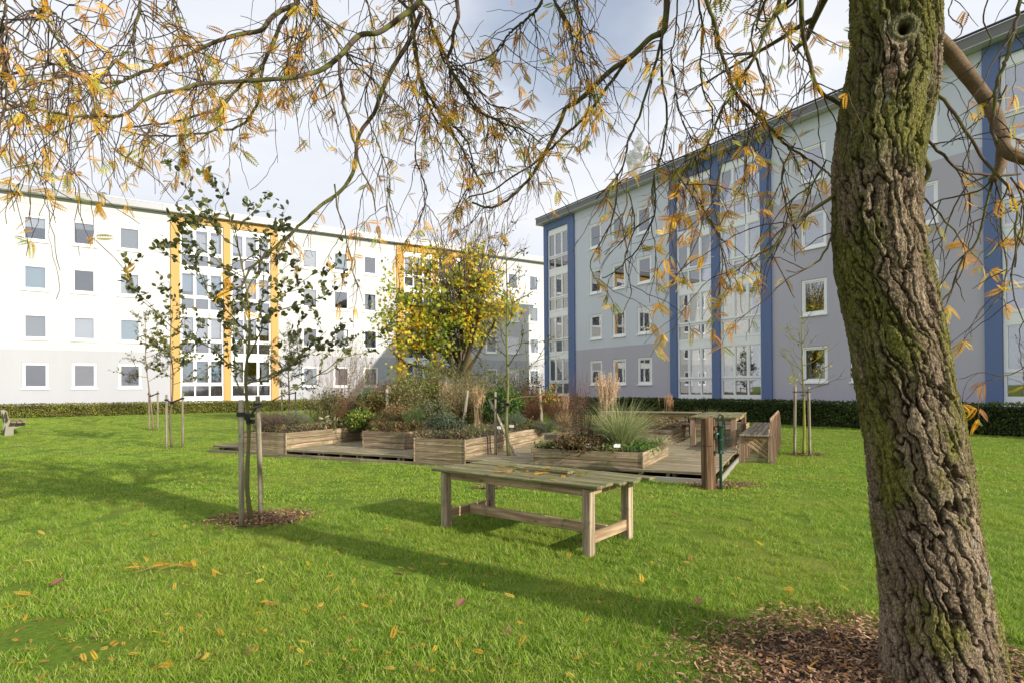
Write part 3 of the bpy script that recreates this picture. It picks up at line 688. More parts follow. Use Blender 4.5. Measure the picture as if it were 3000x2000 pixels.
# local x = to the right (-a), y = b
nf = 8; Lb = 4.9
for i in range(nf):
    y = i * Lb / (nf - 1)
    m_key = ('fin',)
    def fin():
        m = MB(); pts = [(.0, -.1), (.145, -.1), (.12, .5), (.085, .97), (.045, .985), (.03, .62), (-.005, .45)]
        v = [(x, s_ * .022, z) for s_ in (-1, 1) for x, z in pts]; n = len(pts); m.add(v, [(k, (k + 1) % n, n + (k + 1) % n, n + k) for k in range(n)])
        m.add(v, [(0, 1, 2, 6), (2, 3, 4, 5), (2, 5, 6, 6)][:2] + [(2, 5, 6, 6)]); m.add(v, [(n + 6, n + 2, n + 1, n), (n + 5, n + 4, n + 3, n + 2), (n + 6, n + 5, n + 2, n + 2)]); return m
    f = cached(m_key, fin, 'fin', 'wood_fin', be, (.60, y, 0))
    for bx, bz in ((.03, .60), (.10, .615), (.05, .02), (.11, .05)): cached(('bolt',), lambda: MB().tube([(0, -.008, 0), (0, -.03, 0)], .013, 8), 'bolt', 'bolt', f, (bx, -.02, bz))
    plank('leg', 'wood_fin', be, (.04, y, .26), (.12, .042, .70))
    for bx, bz in ((.03, .53), (.06, .02)): cached(('bolt',), None, 'bolt', 'bolt', be, (bx, y - .021, bz))
    plank('brace', 'wood_tan', be, (.32, y + .03, .30), (.66, .03, .055), (0, R(36), 0))
    plank('seat_bearer', 'wood_tan', be, (.32, y + .045, .565), (.56, .035, .07)); plank('floor_rail', 'wood_mossy', be, (.33, y + .04, .05), (.50, .035, .12))
for q in range(5): plank('seat_board', 'wood_grey', be, (.045 + q * .125, Lb / 2, .62), (Lb + .2, .115, .032), (0, 0, math.pi / 2))
for q in range(3): plank('back_board', 'wood_fin', be, (.612 + .018 * q, Lb / 2, .71 + .125 * q), (Lb + .1, .115, .022), (R(82) , 0, math.pi / 2))

pp = G(2073, 1431)
post = thing('timber_post', 'thick brown split timber post in front of the deck beside the pump', 'post', (pp[0], pp[1], 0), .3)
th = np.linspace(0, 2 * np.pi, 22, endpoint=False); m = MB(); zs = np.linspace(-.1, 1.22, 24); V = []
for z in zs:
    r = .097 + .004 * np.sin(th * 5 + z) + .006 * vn(th * 3, z * 1.5 + th * 0, 3); x = r * np.cos(th); y = np.minimum(r * np.sin(th), .06); V.append(np.stack([x, y, np.full_like(x, z) + (z > 1.2) * .02 * x / .1], 1))
V = np.concatenate(V); i = np.arange(23)[:, None] * 22; j = np.arange(22)[None]; m.add(V, np.stack([i + j, i + (j + 1) % 22, i + 22 + (j + 1) % 22, i + 22 + j], -1).reshape(-1, 4)); b0 = 22 * 23
m.add(np.vstack([V[b0:], V[b0:].mean(0)]), [(q, (q + 1) % 22, 22, 22) for q in range(22)]); m.build('trunk_half', 'post_wood', post, True)
plank('backing_board', 'post_wood', post, (.128, .02, .55), (.042, .10, 1.28))
cached(('strap',), lambda: MB().tube([(.101 * math.cos(a), min(.064, .101 * math.sin(a)), .74) for a in np.linspace(0, 2 * math.pi, 24)], .006, 4), 'strap', 'rubber', post, (0, 0, 0))

pm = G(2112, 1431)
pu = thing('hand_pump', 'dark green cast-iron hand pump on a thin standpipe beside the timber post', 'water pump', (pm[0], pm[1], 0), R(15))
def lathe(prof, k=20):
    m = MB(); a = np.arange(k) * 2 * np.pi / k; V = np.concatenate([np.stack([r * np.cos(a), r * np.sin(a), np.full(k, z)], 1) for r, z in prof]); n = len(prof)
    i = np.arange(n - 1)[:, None] * k; j = np.arange(k)[None]; return m.add(V, np.stack([i + j, i + (j + 1) % k, i + k + (j + 1) % k, i + k + j], -1).reshape(-1, 4))
lathe([(.024, -.1), (.024, .60)]).build('standpipe', 'pump_green', pu, True)
lathe([(.0, .60), (.05, .60), (.062, .605), (.062, .625), (.045, .632), (.04, .66), (.046, .67), (.046, .80), (.05, .81), (.05, .83), (.047, .85), (.05, 1.03), (.07, 1.05), (.076, 1.06), (.076, 1.08), (.0, 1.085)]).build('pump_body', 'pump_green', pu, False)
MB().tube(crv([(-.03, 0, .93), (-.09, -.03, .94), (-.115, -.04, .90), (-.118, -.042, .84)], 14), [.03] * 6 + [.026] * 8, 12).build('spout', 'pump_green', pu, True)
MB().tube(crv([(.045, 0, 1.07), (.05, 0, 1.17), (.03, 0, 1.25), (.0, 0, 1.27), (-.035, 0, 1.23), (-.04, 0, 1.08)], 22), .014, 8).build('yoke', 'pump_green', pu, True)
MB().tube(crv([(-.0, 0, 1.27), (.06, 0, 1.22), (.09, 0, 1.05), (.10, 0, .88), (.135, 0, .74)], 24), np.linspace(.017, .009, 24), 8).build('handle', 'pump_green', pu, True)
MB().tube([(-.08, 0, .61), (.08, 0, .61)], .012, 8).tube([(-.15, .05, .63), (-.06, 0, .63)], .02, 8).build('clamp', 'pump_green', pu)
for an in range(6): cached(('pbolt',), lambda: MB().tube([(0, 0, 0), (0, 0, .04)], .008, 6), 'bolt', 'bolt', pu, (.056 * math.cos(an * 1.05), .056 * math.sin(an * 1.05), .60))

# old bench at the left edge
bp = G(30, 1275)
ob = thing('park_bench', 'old timber bench on concrete supports at the left edge of the lawn', 'bench', bp, R(133))
# local x along the bench (away from camera), -y = front of seat (to the right)
for x in (0., 1.5):
    m = MB(); pts = [(-.08, -.12), (.18, -.12), (.13, .36), (.22, .92), (.12, .95), (-.02, .48), (-.42, .47), (-.44, .38), (-.10, .26)]
    v = [(x + s_ * .06, y, z) for s_ in (-1, 1) for y, z in pts]; n = len(pts)
    m.add(v, [(k, (k + 1) % n, n + (k + 1) % n, n + k) for k in range(n)]); m.add(v, [(0, 1, 2, 8), (2, 5, 8, 8), (5, 6, 7, 8), (2, 3, 4, 5)]); m.add(v, [(n + a_, n + b_, n + c_, n + d_) for a_, b_, c_, d_ in ((8, 2, 1, 0), (8, 5, 2, 2), (8, 7, 6, 5), (5, 4, 3, 2))])
    m.build('concrete_support', 'concrete_bench', ob)
for y, z in ((-.08, .51), (-.24, .50), (-.40, .51)): plank('seat_board', 'wood_old', ob, (.75, y, z), (2.3, .14, .05), (rng.normal(0, .03), 0, 0))
for y, z in ((.07, .68), (.10, .85)): plank('back_board', 'wood_old', ob, (.75, y, z), (2.3, .045, .13), (-.15, 0, 0))

# ------------------------------------------------------------------ garden plants
BL = ([(0, .5, 0), (0, -.5, 0), (1, -.1, 0), (1, .1, 0)], [(0, 1, 2, 3)])
def blade(m, base, tip_dir, L, w, droop, col, seg=6, side=None):
    """vectorised arching blades: base (n,3), tip_dir (n,3), L (n), w (n), droop (n)"""
    n = len(base); t = np.linspace(0, 1, seg + 1)
    d = tip_dir / np.linalg.norm(tip_dir, axis=1)[:, None]
    P = base[:, None] + d[:, None] * (L[:, None] * t)[..., None]; P[..., 2] -= (droop[:, None] * L[:, None] * t ** 2.2)
    hz = d.copy(); hz[:, 2] = 0; hz /= np.linalg.norm(hz, axis=1)[:, None] + 1e-6
    P[..., :2] += hz[:, None, :2] * (droop[:, None] * L[:, None] * t ** 2 * .45)[..., None]
    S = np.cross(d, rand_dirs(n) * .6 + np.array([0, 0, .2])) if side is None else side
    S = S / (np.linalg.norm(S, axis=1)[:, None] + 1e-6)
    ww = w[:, None] * (1 - t ** 1.6 * .9)
    V = np.stack([P + S[:, None] * ww[..., None] / 2, P - S[:, None] * ww[..., None] / 2], 2).reshape(n, -1, 3)
    i = np.arange(seg)[:, None] * 2; f = np.concatenate([i, i + 1, i + 3, i + 2], 1)
    Fq = (f[None] + (np.arange(n) * (seg + 1) * 2)[:, None, None]).reshape(-1, 4)
    m.add(V.reshape(-1, 3), Fq, np.repeat(col, (seg + 1) * 2, 0))
def disc(n, r): a = rng.uniform(0, 2 * np.pi, n); q = r * np.sqrt(rng.random(n)); return np.stack([q * np.cos(a), q * np.sin(a), np.zeros(n)], 1)
def grass_clump(label, px, d, z0, h, rad, n, cols, droop=.45, w=.006, plume=None, cat='ornamental grass', ptop=1.0, spread=.55, name='grass_clump'):
    q = D(px, 1100, d); t = thing(name, label, cat, (q[0], q[1], z0))
    b = disc(n, rad * .25); dr = disc(n, 1.) * spread + (0, 0, 1); dr += b * 1.5
    m = MB(); blade(m, b, dr, h * rng.uniform(.55, 1.05, n), np.full(n, w), droop * rng.uniform(.3, 1.4, n), pick(cols, n, .25)); m.build('blades', 'leaf_matt', t, kind='stuff')
    if plume:
        npl, pc, ph = plume; b = disc(npl, rad * .3); dr = disc(npl, 1.) * .13 + (0, 0, 1); L = ph * rng.uniform(.8, 1.05, npl); m = MB()
        blade(m, b, dr, L, np.full(npl, .004), np.full(npl, .05), pick([pc], npl, .15))
        dn = dr / np.linalg.norm(dr, axis=1)[:, None]
        for s_ in range(26):
            f = .66 + .34 * s_ / 26; P = b + dn * (L * f)[:, None]; P[:, 2] -= .05 * L * f ** 2.2
            m.leaves(P, dn + rand_dirs(npl) * .35, rand_dirs(npl), rng.uniform(.03, .06, npl) * math.sin(math.pi * (.12 + .8 * s_ / 26)) * 1.6, [(0, .0, 0), (.5, .12, 0), (1, 0, 0), (.5, -.12, 0)], [(0, 1, 2, 3)], pick([pc], npl, .2))
        m.build('plumes', 'leaf_matt', t, kind='stuff')
    return t
OV = ([(0, 0, 0), (.35, .22, .04), (.75, .16, .03), (1, 0, -.02), (.75, -.16, .03), (.35, -.22, .04)], [(0, 1, 2, 3), (0, 3, 4, 5)])
NAR = ([(0, 0, 0), (.45, .09, .02), (1, 0, -.05), (.45, -.09, .02)], [(0, 1, 2, 3)])
def shrub(label, px, d, z0, h, rad, nst, nlf, cols, leaf=.05, tmpl=OV, stemc=(.16, .11, .07), shape=1.0, up=.4, mat='leaf_matt', cat='shrub', heads=None, name='shrub', lean=.5, low=.15, sr_=.005, wts=None, base=None, curl=.12):
    h = h * (1.25 if 17.3 < d < 20.7 and cat == 'shrub' else 1)
    if 17.3 < d < 20.7 and cat == 'shrub': rad *= 1.2; nst = int(nst * 1.35); nlf = int(nlf * 1.5)
    nlf = int(nlf * (1.7 if cat == 'shrub' and nlf > 900 else 1)); leaf = leaf * (1.12 if nlf > 900 else 1)
    q = D(px, 1100, d) if base is None else base; t = thing(name, label, cat, (q[0], q[1], z0))
    m = MB(); PP, DD = [], []
    for i in range(nst):
        a = rng.uniform(0, 2 * np.pi); k = rng.uniform(.1, 1) ** .6; e = np.array([math.cos(a) * rad * k, math.sin(a) * rad * k, h * (1 - .45 * shape * k * k) * rng.uniform(.75, 1.05)])
        b = np.array([math.cos(a), math.sin(a), 0]) * rad * .25 * k; mid = (b + e) / 2 + rng.normal(0, curl * h * .5, 3) * (1, 1, .2) - np.array([e[0], e[1], 0]) * .12
        P = crv([b, mid, e], 7); m.tube(P, np.linspace(sr_, sr_ * .35, 7), 3, jit(stemc, .25), cap=False); PP.append(P)
        if i % 2 == 0:
            s_ = P[3] + 0; e2 = s_ + (e - s_) * .7 + rng.normal(0, .12 * h, 3); P2 = crv([s_, (s_ + e2) / 2 + rng.normal(0, .03, 3), e2], 5); m.tube(P2, np.linspace(sr_ * .5, sr_ * .25, 5), 3, jit(stemc, .25), cap=False); PP.append(P2)
    m.build('stems', 'twig', t, kind='stuff')
    if nlf:
        idx = rng.integers(0, len(PP), nlf); f = rng.uniform(low, 1, nlf) ** .8; P = np.empty((nlf, 3)); T = np.empty((nlf, 3))
        for j in range(nlf):
            p = PP[idx[j]]; u = f[j] * (len(p) - 1); i0 = min(int(u), len(p) - 2); P[j] = p[i0] + (p[i0 + 1] - p[i0]) * (u - i0); T[j] = p[i0 + 1] - p[i0]
        P += rng.normal(0, .018 + leaf * .35, (nlf, 3)); T /= np.linalg.norm(T, axis=1)[:, None]
        Dd = T * up + rand_dirs(nlf) * .8; m = MB(); m.leaves(P, Dd, rand_dirs(nlf) * .7 + (0, 0, .6), leaf * rng.uniform(.6, 1.3, nlf), *tmpl, pick(cols, nlf, .3, wts)); m.build('foliage', mat, t, kind='stuff')
    if heads:
        hc, hr, hn = heads; m = MB(); ends = [p[-1] for p in PP]; rng.shuffle(ends)
        for e in ends[:hn]:
            v = np.array([(1, 0, 0), (-1, 0, 0), (0, 1, 0), (0, -1, 0), (0, 0, 1.1), (0, 0, -1)]) * hr * rng.uniform(.7, 1.2) + e
            m.add(v, [(0, 2, 4, 4), (2, 1, 4, 4), (1, 3, 4, 4), (3, 0, 4, 4), (2, 0, 5, 5), (1, 2, 5, 5), (3, 1, 5, 5), (0, 3, 5, 5)], jit(hc, .3))
        m.build('seed_heads', 'leaf_matt', t, kind='stuff')
    return t
GRN, OLV, GRY = (.075, .13, .03), (.13, .14, .045), (.17, .20, .13)
BRN, TAN, DBR, YG, RST = (.17, .10, .05), (.36, .27, .15), (.07, .04, .025), (.30, .33, .06), (.28, .12, .04)
zs_ = .57
# left bed
shrub('brown twiggy lavender mound at the left end of the far left raised bed', 792, 16.1, zs_, .62, .62, 330, 2600, [(.16, .11, .085), (.20, .15, .12), (.12, .09, .06)], .05, NAR, (.13, .085, .06), 1.1, 1.2, lean=.9, sr_=.003)
shrub('grey-green lavender mound beside the brown one in the far left raised bed', 858, 16.7, zs_, .60, .55, 240, 4200, [(.20, .23, .12), (.25, .27, .17), (.15, .15, .09)], .05, NAR, (.16, .12, .09), 1.0, 1.2, sr_=.003)
grass_clump('pale straw coloured tuft at the right of the lavender mounds', 915, 16.9, zs_, .42, .5, 240, [TAN, (.42, .33, .22), BRN], .5, .007, spread=1.1)
shrub('leggy green willow-leaved perennial behind the left raised bed', 945, 17.6, zs_, 1.0, .45, 34, 900, [GRN, OLV, TAN], .09, NAR, (.20, .16, .08), .5, 1.0)
shrub('dead coneflower stems with black seed heads at the left of the garden', 985, 17.9, zs_, .98, .42, 90, 500, [BRN, DBR, RST], .06, NAR, (.20, .12, .06), .35, .6, heads=((.03, .02, .015), .022, 60), sr_=.005)
shrub('tall wispy pinkish shrub with hardly any leaves at the left of the garden', 1000, 20.5, .2, 2.9, 1.15, 90, 3000, [(.32, .20, .16), (.38, .27, .22), (.25, .17, .10)], .028, NAR, (.30, .21, .17), .55, .5, curl=.2)
shrub('slender young birch with sparse small green leaves left of the yellow tree', 1058, 21.5, .1, 3.6, .55, 26, 1500, [OLV, YG, GRN, TAN], .045, OV, (.24, .20, .14), .5, .5, name='birch', cat='tree', sr_=.009)
shrub('grey-green broad-leaved plant in front of the wispy shrub', 1072, 18.4, zs_, .98, .32, 24, 330, [(.10, .17, .08), (.13, .20, .10)], .15, OV, (.14, .14, .06), .6, .5)
shrub('bright yellow-green low foliage between the left beds', 1060, 17.4, zs_ - .05, .5, .5, 70, 1500, [YG, GRN, (.20, .27, .05)], .065, OV, (.15, .13, .06), 1., .6)
shrub('low ragged plant with pale dead leaves at the back corner of the left bed', 968, 17.0, zs_, .32, .34, 40, 240, [(.42, .37, .25), GRN, TAN], .12, OV, BRN, .8, .3)
shrub('rusty brown spiraea with dark fern-like tips behind the garden stakes', 1150, 19.6, .5, 1.35, .95, 120, 3400, [BRN, RST, (.22, .15, .06), OLV], .07, NAR, (.16, .10, .06), .5, .7)
shrub('rust and olive leaved bush at the middle left of the garden', 1120, 18.2, .5, 1.05, .75, 80, 3000, [OLV, (.24, .20, .06), RST, GRN], .055, OV, (.15, .10, .06), .8, .4)
shrub('tall olive shrub with yellowing leaves in the rear raised bed', 1215, 19.3, .55, 1.42, .8, 90, 3600, [OLV, YG, (.25, .22, .07), GRN], .06, OV, (.17, .13, .07), .5, .4)
shrub('narrow-leaved willow-like shrub below the yellow tree', 1290, 20.0, .55, 1.75, .8, 80, 3000, [OLV, (.20, .20, .09), TAN, GRN], .085, NAR, (.18, .14, .08), .5, .7)
shrub('dusty green tall thicket behind the right of the rear bed', 1375, 20.5, .5, 1.45, .85, 90, 3200, [OLV, TAN, (.16, .17, .07)], .07, NAR, (.22, .17, .10), .5, .7)
shrub('feathery upright green rosemary in the set-back bed', 1212, 15.9, zs_, .72, .34, 90, 3400, [(.10, .17, .05), (.14, .20, .07)], .035, NAR, (.14, .14, .06), .5, 1.4)
shrub('brown seedy perennial at the left of the set-back bed', 1125, 16.1, zs_, .62, .5, 80, 1500, [BRN, OLV, DBR, GRN], .05, NAR, (.15, .10, .06), .7, .6)
shrub('olive and brown weedy growth at the centre of the set-back bed', 1165, 16.5, zs_, .8, .45, 60, 1700, [OLV, RST, TAN], .05, OV, (.17, .11, .06), .6, .5)
shrub('grey-green santolina mound spilling over the long corner bed', 1300, 14.25, zs_, .60, .52, 150, 5200, [(.11, .15, .085), (.15, .19, .12), (.08, .10, .05)], .035, OV, (.10, .08, .05), 1., .5)
shrub('purple-brown heather along the front edge of the long corner bed', 1322, 13.6, zs_ - .04, .26, .55, 170, 1600, [(.10, .06, .045), (.14, .09, .06), (.08, .075, .04)], .035, NAR, (.10, .06, .05), 1., .9, sr_=.003)
shrub('dark straggly herb at the left corner of the long corner bed', 1238, 13.9, zs_ - .03, .33, .3, 60, 420, [DBR, OLV, BRN], .05, NAR, (.12, .08, .05), .9, .8)
grass_clump('dry green grass tuft behind the heather in the long corner bed', 1395, 14.5, zs_, .5, .4, 200, [OLV, TAN, GRN], .5, .006, spread=.9)
grass_clump('upright clump of pale feather reed grass left of the leaning stakes', 1398, 14.8, zs_, .5, .3, 120, [TAN, OLV], .3, .006, plume=(46, (.52, .38, .22), 1.28))
grass_clump('pale buff feather grass standing in the rear bed', 1305, 18.6, .55, .7, .4, 120, [TAN, OLV], .3, .006, plume=(40, (.50, .38, .24), 1.5))
shrub('lush dark green bush right of the leaning stakes', 1470, 17.8, zs_ - .1, 1.12, .55, 70, 2600, [(.07, .14, .03), GRN, (.12, .18, .04)], .09, OV, (.12, .11, .05), .8, .3)
shrub('silvery green low herb in the long corner bed', 1500, 16.4, zs_ - .05, .62, .45, 70, 1900, [(.15, .20, .13), (.12, .16, .09)], .045, NAR, (.13, .12, .07), .8, .9)
shrub('grey herb mound at the right end of the long corner bed', 1600, 16.3, .5, .38, .5, 90, 2200, [(.14, .17, .10), (.10, .13, .07)], .04, NAR, (.12, .10, .06), 1., .7)
shrub('mass of reddish brown dead stems at the centre right of the garden', 1555, 18.6, .5, .98, .75, 150, 1700, [BRN, RST, (.24, .14, .08)], .05, NAR, (.22, .12, .07), .4, .6, heads=((.05, .03, .02), .02, 70))
shrub('second mass of tan dead stems in front of the blue stripe', 1640, 19.0, .5, .92, .8, 140, 1800, [TAN, BRN, (.30, .18, .10)], .05, NAR, (.26, .16, .09), .4, .6, heads=((.04, .025, .02), .02, 40))
shrub('low brown and green weeds along the rear bed edge', 1520, 17.0, .45, .42, .6, 80, 1500, [GRN, OLV, BRN], .06, OV, BRN, .9, .4)
shrub('seed-heavy black dotted perennial left of the vine', 1563, 18.8, .5, 1.28, .35, 60, 200, [BRN], .04, NAR, (.18, .11, .07), .35, .6, heads=((.025, .015, .012), .026, 60))
shrub('climbing vine with yellow and orange leaves in front of the far blue stripe', 1612, 18.2, .8, .98, .55, 16, 90, [(.50, .50, .07), (.42, .46, .08), (.62, .20, .03), (.20, .28, .05)], .16, OV, (.16, .10, .06), .4, .2, mat='leaf', cat='vine', name='vine', low=.55)
shrub('thin bare reddish shrub between the vine and the feather grass', 1690, 18.5, .5, 1.6, .55, 36, 240, [(.40, .22, .12), RST], .05, NAR, (.24, .13, .10), .5, .4)
grass_clump('low tan feather grass in front of the far blue stripe', 1655, 17.5, .5, .85, .5, 220, [TAN, (.42, .30, .17)], .35, .006, plume=(26, (.45, .30, .18), 1.1))
shrub('olive-brown thicket filling the gap left of the rosemary', 1185, 18.0, .5, 1.25, .7, 90, 1900, [OLV, TAN, (.24, .20, .08), GRN], .06, OV, (.18, .13, .07), .5, .5)
shrub('straw and green thicket between the feather grasses', 1345, 18.4, .5, 1.2, .7, 90, 1900, [TAN, OLV, (.30, .25, .12)], .075, NAR, (.24, .18, .10), .5, .7)
shrub('dusty green bush right behind the santolina mound', 1268, 17.0, .5, 1.0, .6, 80, 1900, [OLV, GRY, (.18, .18, .08)], .055, OV, (.17, .13, .07), .6, .5)
shrub('tan and green thicket right of the leaning stakes', 1430, 19.0, .5, 1.25, .7, 90, 1700, [TAN, OLV, GRN], .07, NAR, (.22, .16, .09), .5, .7)
shrub('brown stalky growth at the back left of the garden', 1035, 18.8, .4, 1.15, .7, 100, 1500, [BRN, OLV, TAN], .06, NAR, (.22, .15, .09), .5, .7)
shrub('olive undergrowth along the front of the rear bed', 1225, 17.3, .45, .7, .8, 90, 2200, [OLV, GRN, (.20, .17, .07)], .06, OV, BRN, .8, .4)
# low front bed
shrub('leafless bush of dark upright stems in the low front bed', 1706, 12.3, .42, 1.5, .36, 46, 140, [DBR, BRN], .04, NAR, (.10, .065, .05), .35, .5, sr_=.005)
shrub('dark brown withered foliage in the middle of the low front bed', 1690, 12.0, .42, .38, .62, 120, 1500, [DBR, BRN, (.13, .08, .05), OLV], .06, OV, (.09, .05, .04), .9, .3)
shrub('dark brown tuft behind the withered foliage', 1735, 12.7, .42, .62, .4, 90, 700, [DBR, (.12, .10, .06)], .05, NAR, (.10, .07, .05), .6, .6)
grass_clump('tall striped green and cream miscanthus in the low front bed', 1815, 12.2, .42, 1.45, .7, 1300, [(.26, .31, .12), (.42, .42, .22), (.20, .26, .09)], .40, .008, spread=.48)
grass_clump('fan of tall pinkish buff plumes behind the striped miscanthus', 1778, 12.5, .42, .9, .5, 260, [OLV, TAN], .3, .006, plume=(90, (.60, .44, .30), 1.72))
grass_clump('small pale blond hair-grass at the right of the low front bed', 1930, 12.6, .42, .66, .5, 700, [(.45, .38, .24), (.52, .44, .30)], .75, .004, spread=1.1)
def _mc(label, pts, h, n, cols, leaf, z0, rx=.3): return mat_cover(label, pts, h, n, cols, leaf, z0, rx)
def mat_cover(label, pts, h, n, cols, leaf, z0, rx=.3):
    q0 = pts[0]; t = thing('ground_cover', label, 'plant', (q0[0], q0[1], z0)); m = MB(); P = []
    for i in range(n):
        k = rng.integers(0, len(pts)); p = np.array([pts[k][0] - q0[0], pts[k][1] - q0[1], 0]) + disc(1, rx)[0]; P.append(p + (0, 0, rng.uniform(0, h)))
    m.leaves(P, rand_dirs(n, .3), rand_dirs(n) * .6 + (0, 0, 1), leaf * rng.uniform(.6, 1.25, n), *OV, pick(cols, n, .3)); m.build('foliage', 'leaf', t, kind='stuff'); return t
mat_cover('bright green strawberry leaves along the right side of the low front bed', [AB(a, b) for a, b in ((1.5, .5), (1.5, 1.0), (1.5, 1.5), (1.5, 2.0), (1.7, 2.2), (1.9, .4))], .17, 900, [(.10, .20, .03), (.16, .27, .05), (.07, .14, .03)], .085, .44)
mat_cover('mixed green and pale brown leaves at the front of the low front bed', [AB(a, .28) for a in (1.9, 2.2, 2.5, 2.8)], .14, 560, [OLV, (.20, .24, .07), TAN, (.12, .16, .05)], .075, .44, .26)
mat_cover('pale variegated leaves at the left corner of the low front bed', [AB(a, .3) for a in (3.2, 3.35, 3.45)], .18, 320, [(.30, .31, .12), (.20, .24, .08), (.12, .15, .05)], .09, .43, .24)
mat_cover('fallen brown leaves covering the soil of the low front bed', [AB(a, .5) for a in (2.4, 2.7, 3.0, 3.2)], .05, 420, [(.16, .08, .04), (.22, .12, .06), DBR], .07, .43, .3)
mat_cover('green creeping weeds at the front of the left rear bed', [AB(a, 4.6) for a in (7., 7.6, 8.2, 8.9, 9.5)], .25, 900, [GRN, YG, OLV], .08, .58, .4)
grass_clump('tawny brown plume grass leaning left behind the picnic tables', 1955, 20.3, .45, .9, .7, 300, [TAN, (.40, .25, .14)], .6, .007, plume=(30, (.48, .30, .18), 1.1), spread=.9)
grass_clump('dull green arching grass behind the right of the picnic tables', 2075, 20.6, .45, .95, .7, 420, [(.20, .23, .11), (.30, .29, .16), TAN], .6, .006, spread=.8)
shrub('low pale mound seen under the picnic table', 1985, 19.9, .42, .35, .7, 90, 1500, [TAN, (.42, .38, .25), OLV], .05, NAR, TAN, .9, .6)
# olive-leaved shrubs behind the staked sapling with bare branches
shrub('open grey-green thin-leaved shrub right of the yellow tree trunk', 1420, 23.5, .1, 2.9, 1.2, 60, 2600, [(.10, .13, .06), OLV, (.16, .17, .09)], .09, NAR, (.13, .10, .06), .6, .6, sr_=.012)
shrub('open thin-leaved shrub in front of the far end of the white block', 1530, 24.5, .1, 2.75, 1.1, 56, 2400, [(.10, .13, .06), OLV, (.20, .13, .08)], .09, NAR, (.13, .10, .06), .6, .6, sr_=.012)
mat_cover('low brown and green growth along the front edge of the far left raised bed', [AB(a, b) for a, b in ((10.9, .25), (11.3, .25), (11.8, .25), (10.85, .8), (10.85, 1.4), (10.85, 2.0), (10.85, 2.6))], .22, 1500, [BRN, (.20, .19, .10), OLV, TAN], .06, .56, .26)
mat_cover('low weeds and dead stalks along the front of the set-back bed', [AB(a, b) for a, b in ((8.0, 1.35), (8.3, 1.35), (8.7, 1.35), (7.9, 1.9), (7.9, 2.6))], .3, 1500, [BRN, OLV, GRN, TAN, RST], .065, .58, .28)
mat_cover('mixed low foliage filling the long corner bed behind the heather', [AB(a, b) for a in (5.5, 5.9, 6.3) for b in (.3, .8, 1.4, 2.1, 2.8, 3.6)], .22, 3600, [OLV, GRN, BRN, TAN, GRY], .065, .56, .3)
mat_cover('weedy undergrowth of the rear bed in the middle of the garden', [AB(a, b) for a in (6.9, 7.6, 8.3, 9.0, 9.7) for b in (4.6, 5.2, 6.0)], .45, 4200, [OLV, GRN, TAN, BRN, YG], .07, .58, .36)
mat_cover('brown and green undergrowth of the rear bed behind the low front bed', [AB(a, b) for a in (2.0, 2.7, 3.4, 4.1, 4.8) for b in (5.1, 5.6, 6.2)], .35, 3600, [BRN, TAN, OLV, RST, GRN], .065, .54, .36)
# weathered stakes and plant tags in the beds
for lab, px, yt, d, tilt, r in (('straight grey stake among the shrubs, left of its tilted neighbour', 1133, 1139, 17.6, 0, .055), ('pale tilted stake among the shrubs', 1156, 1131, 17.9, .12, .05),
        ('pale stub of a stake below the yellow tree trunk', 1350, 1141, 17.9, -.15, .05), ('short brown stake under the yellow vine leaves', 1586, 1136, 18.3, .05, .06)):
    q = D(px, yt, d); t = thing('wooden_stake', lab, 'stake', (q[0], q[1], .3), 0, 'wooden stakes in the raised beds'); t.rotation_euler = (0, -tilt, 0)
    L = q[2] - .3; MB().tube(crv([(0, 0, 0), (.01, 0, L / 2), (0, .01, L)], 8), [r] * 7 + [r * .9], 10).build('stake', 'stake_wood', t, True)
for lab, a, b, z in (('upper left white plant tag in the low front bed', 2.72, .13, .5), ('white plant tag right of the first one in the low front bed', 2.42, .13, .49), ('white plant tag near the right end of the low front bed', 1.85, .2, .5), ('small white plant tag in the long corner bed beside the leaning stakes', 5.35, 1.9, .66), ('white plant tag on the right side of the long corner bed', 5.3, 2.5, .66)):
    t = thing('plant_tag', lab, 'plant tag', AB(a, b, z), DA + rng.normal(0, .3), 'white plant tags'); plank('tag_plate', 'tag_white', t, (0, 0, .10), (.13, .006, .07), (rng.normal(-.2, .1), 0, rng.normal(0, .1)), .001); plank('tag_stick', 'wood_tan', t, (0, .006, .02), (.014, .006, .2), bev=.001)

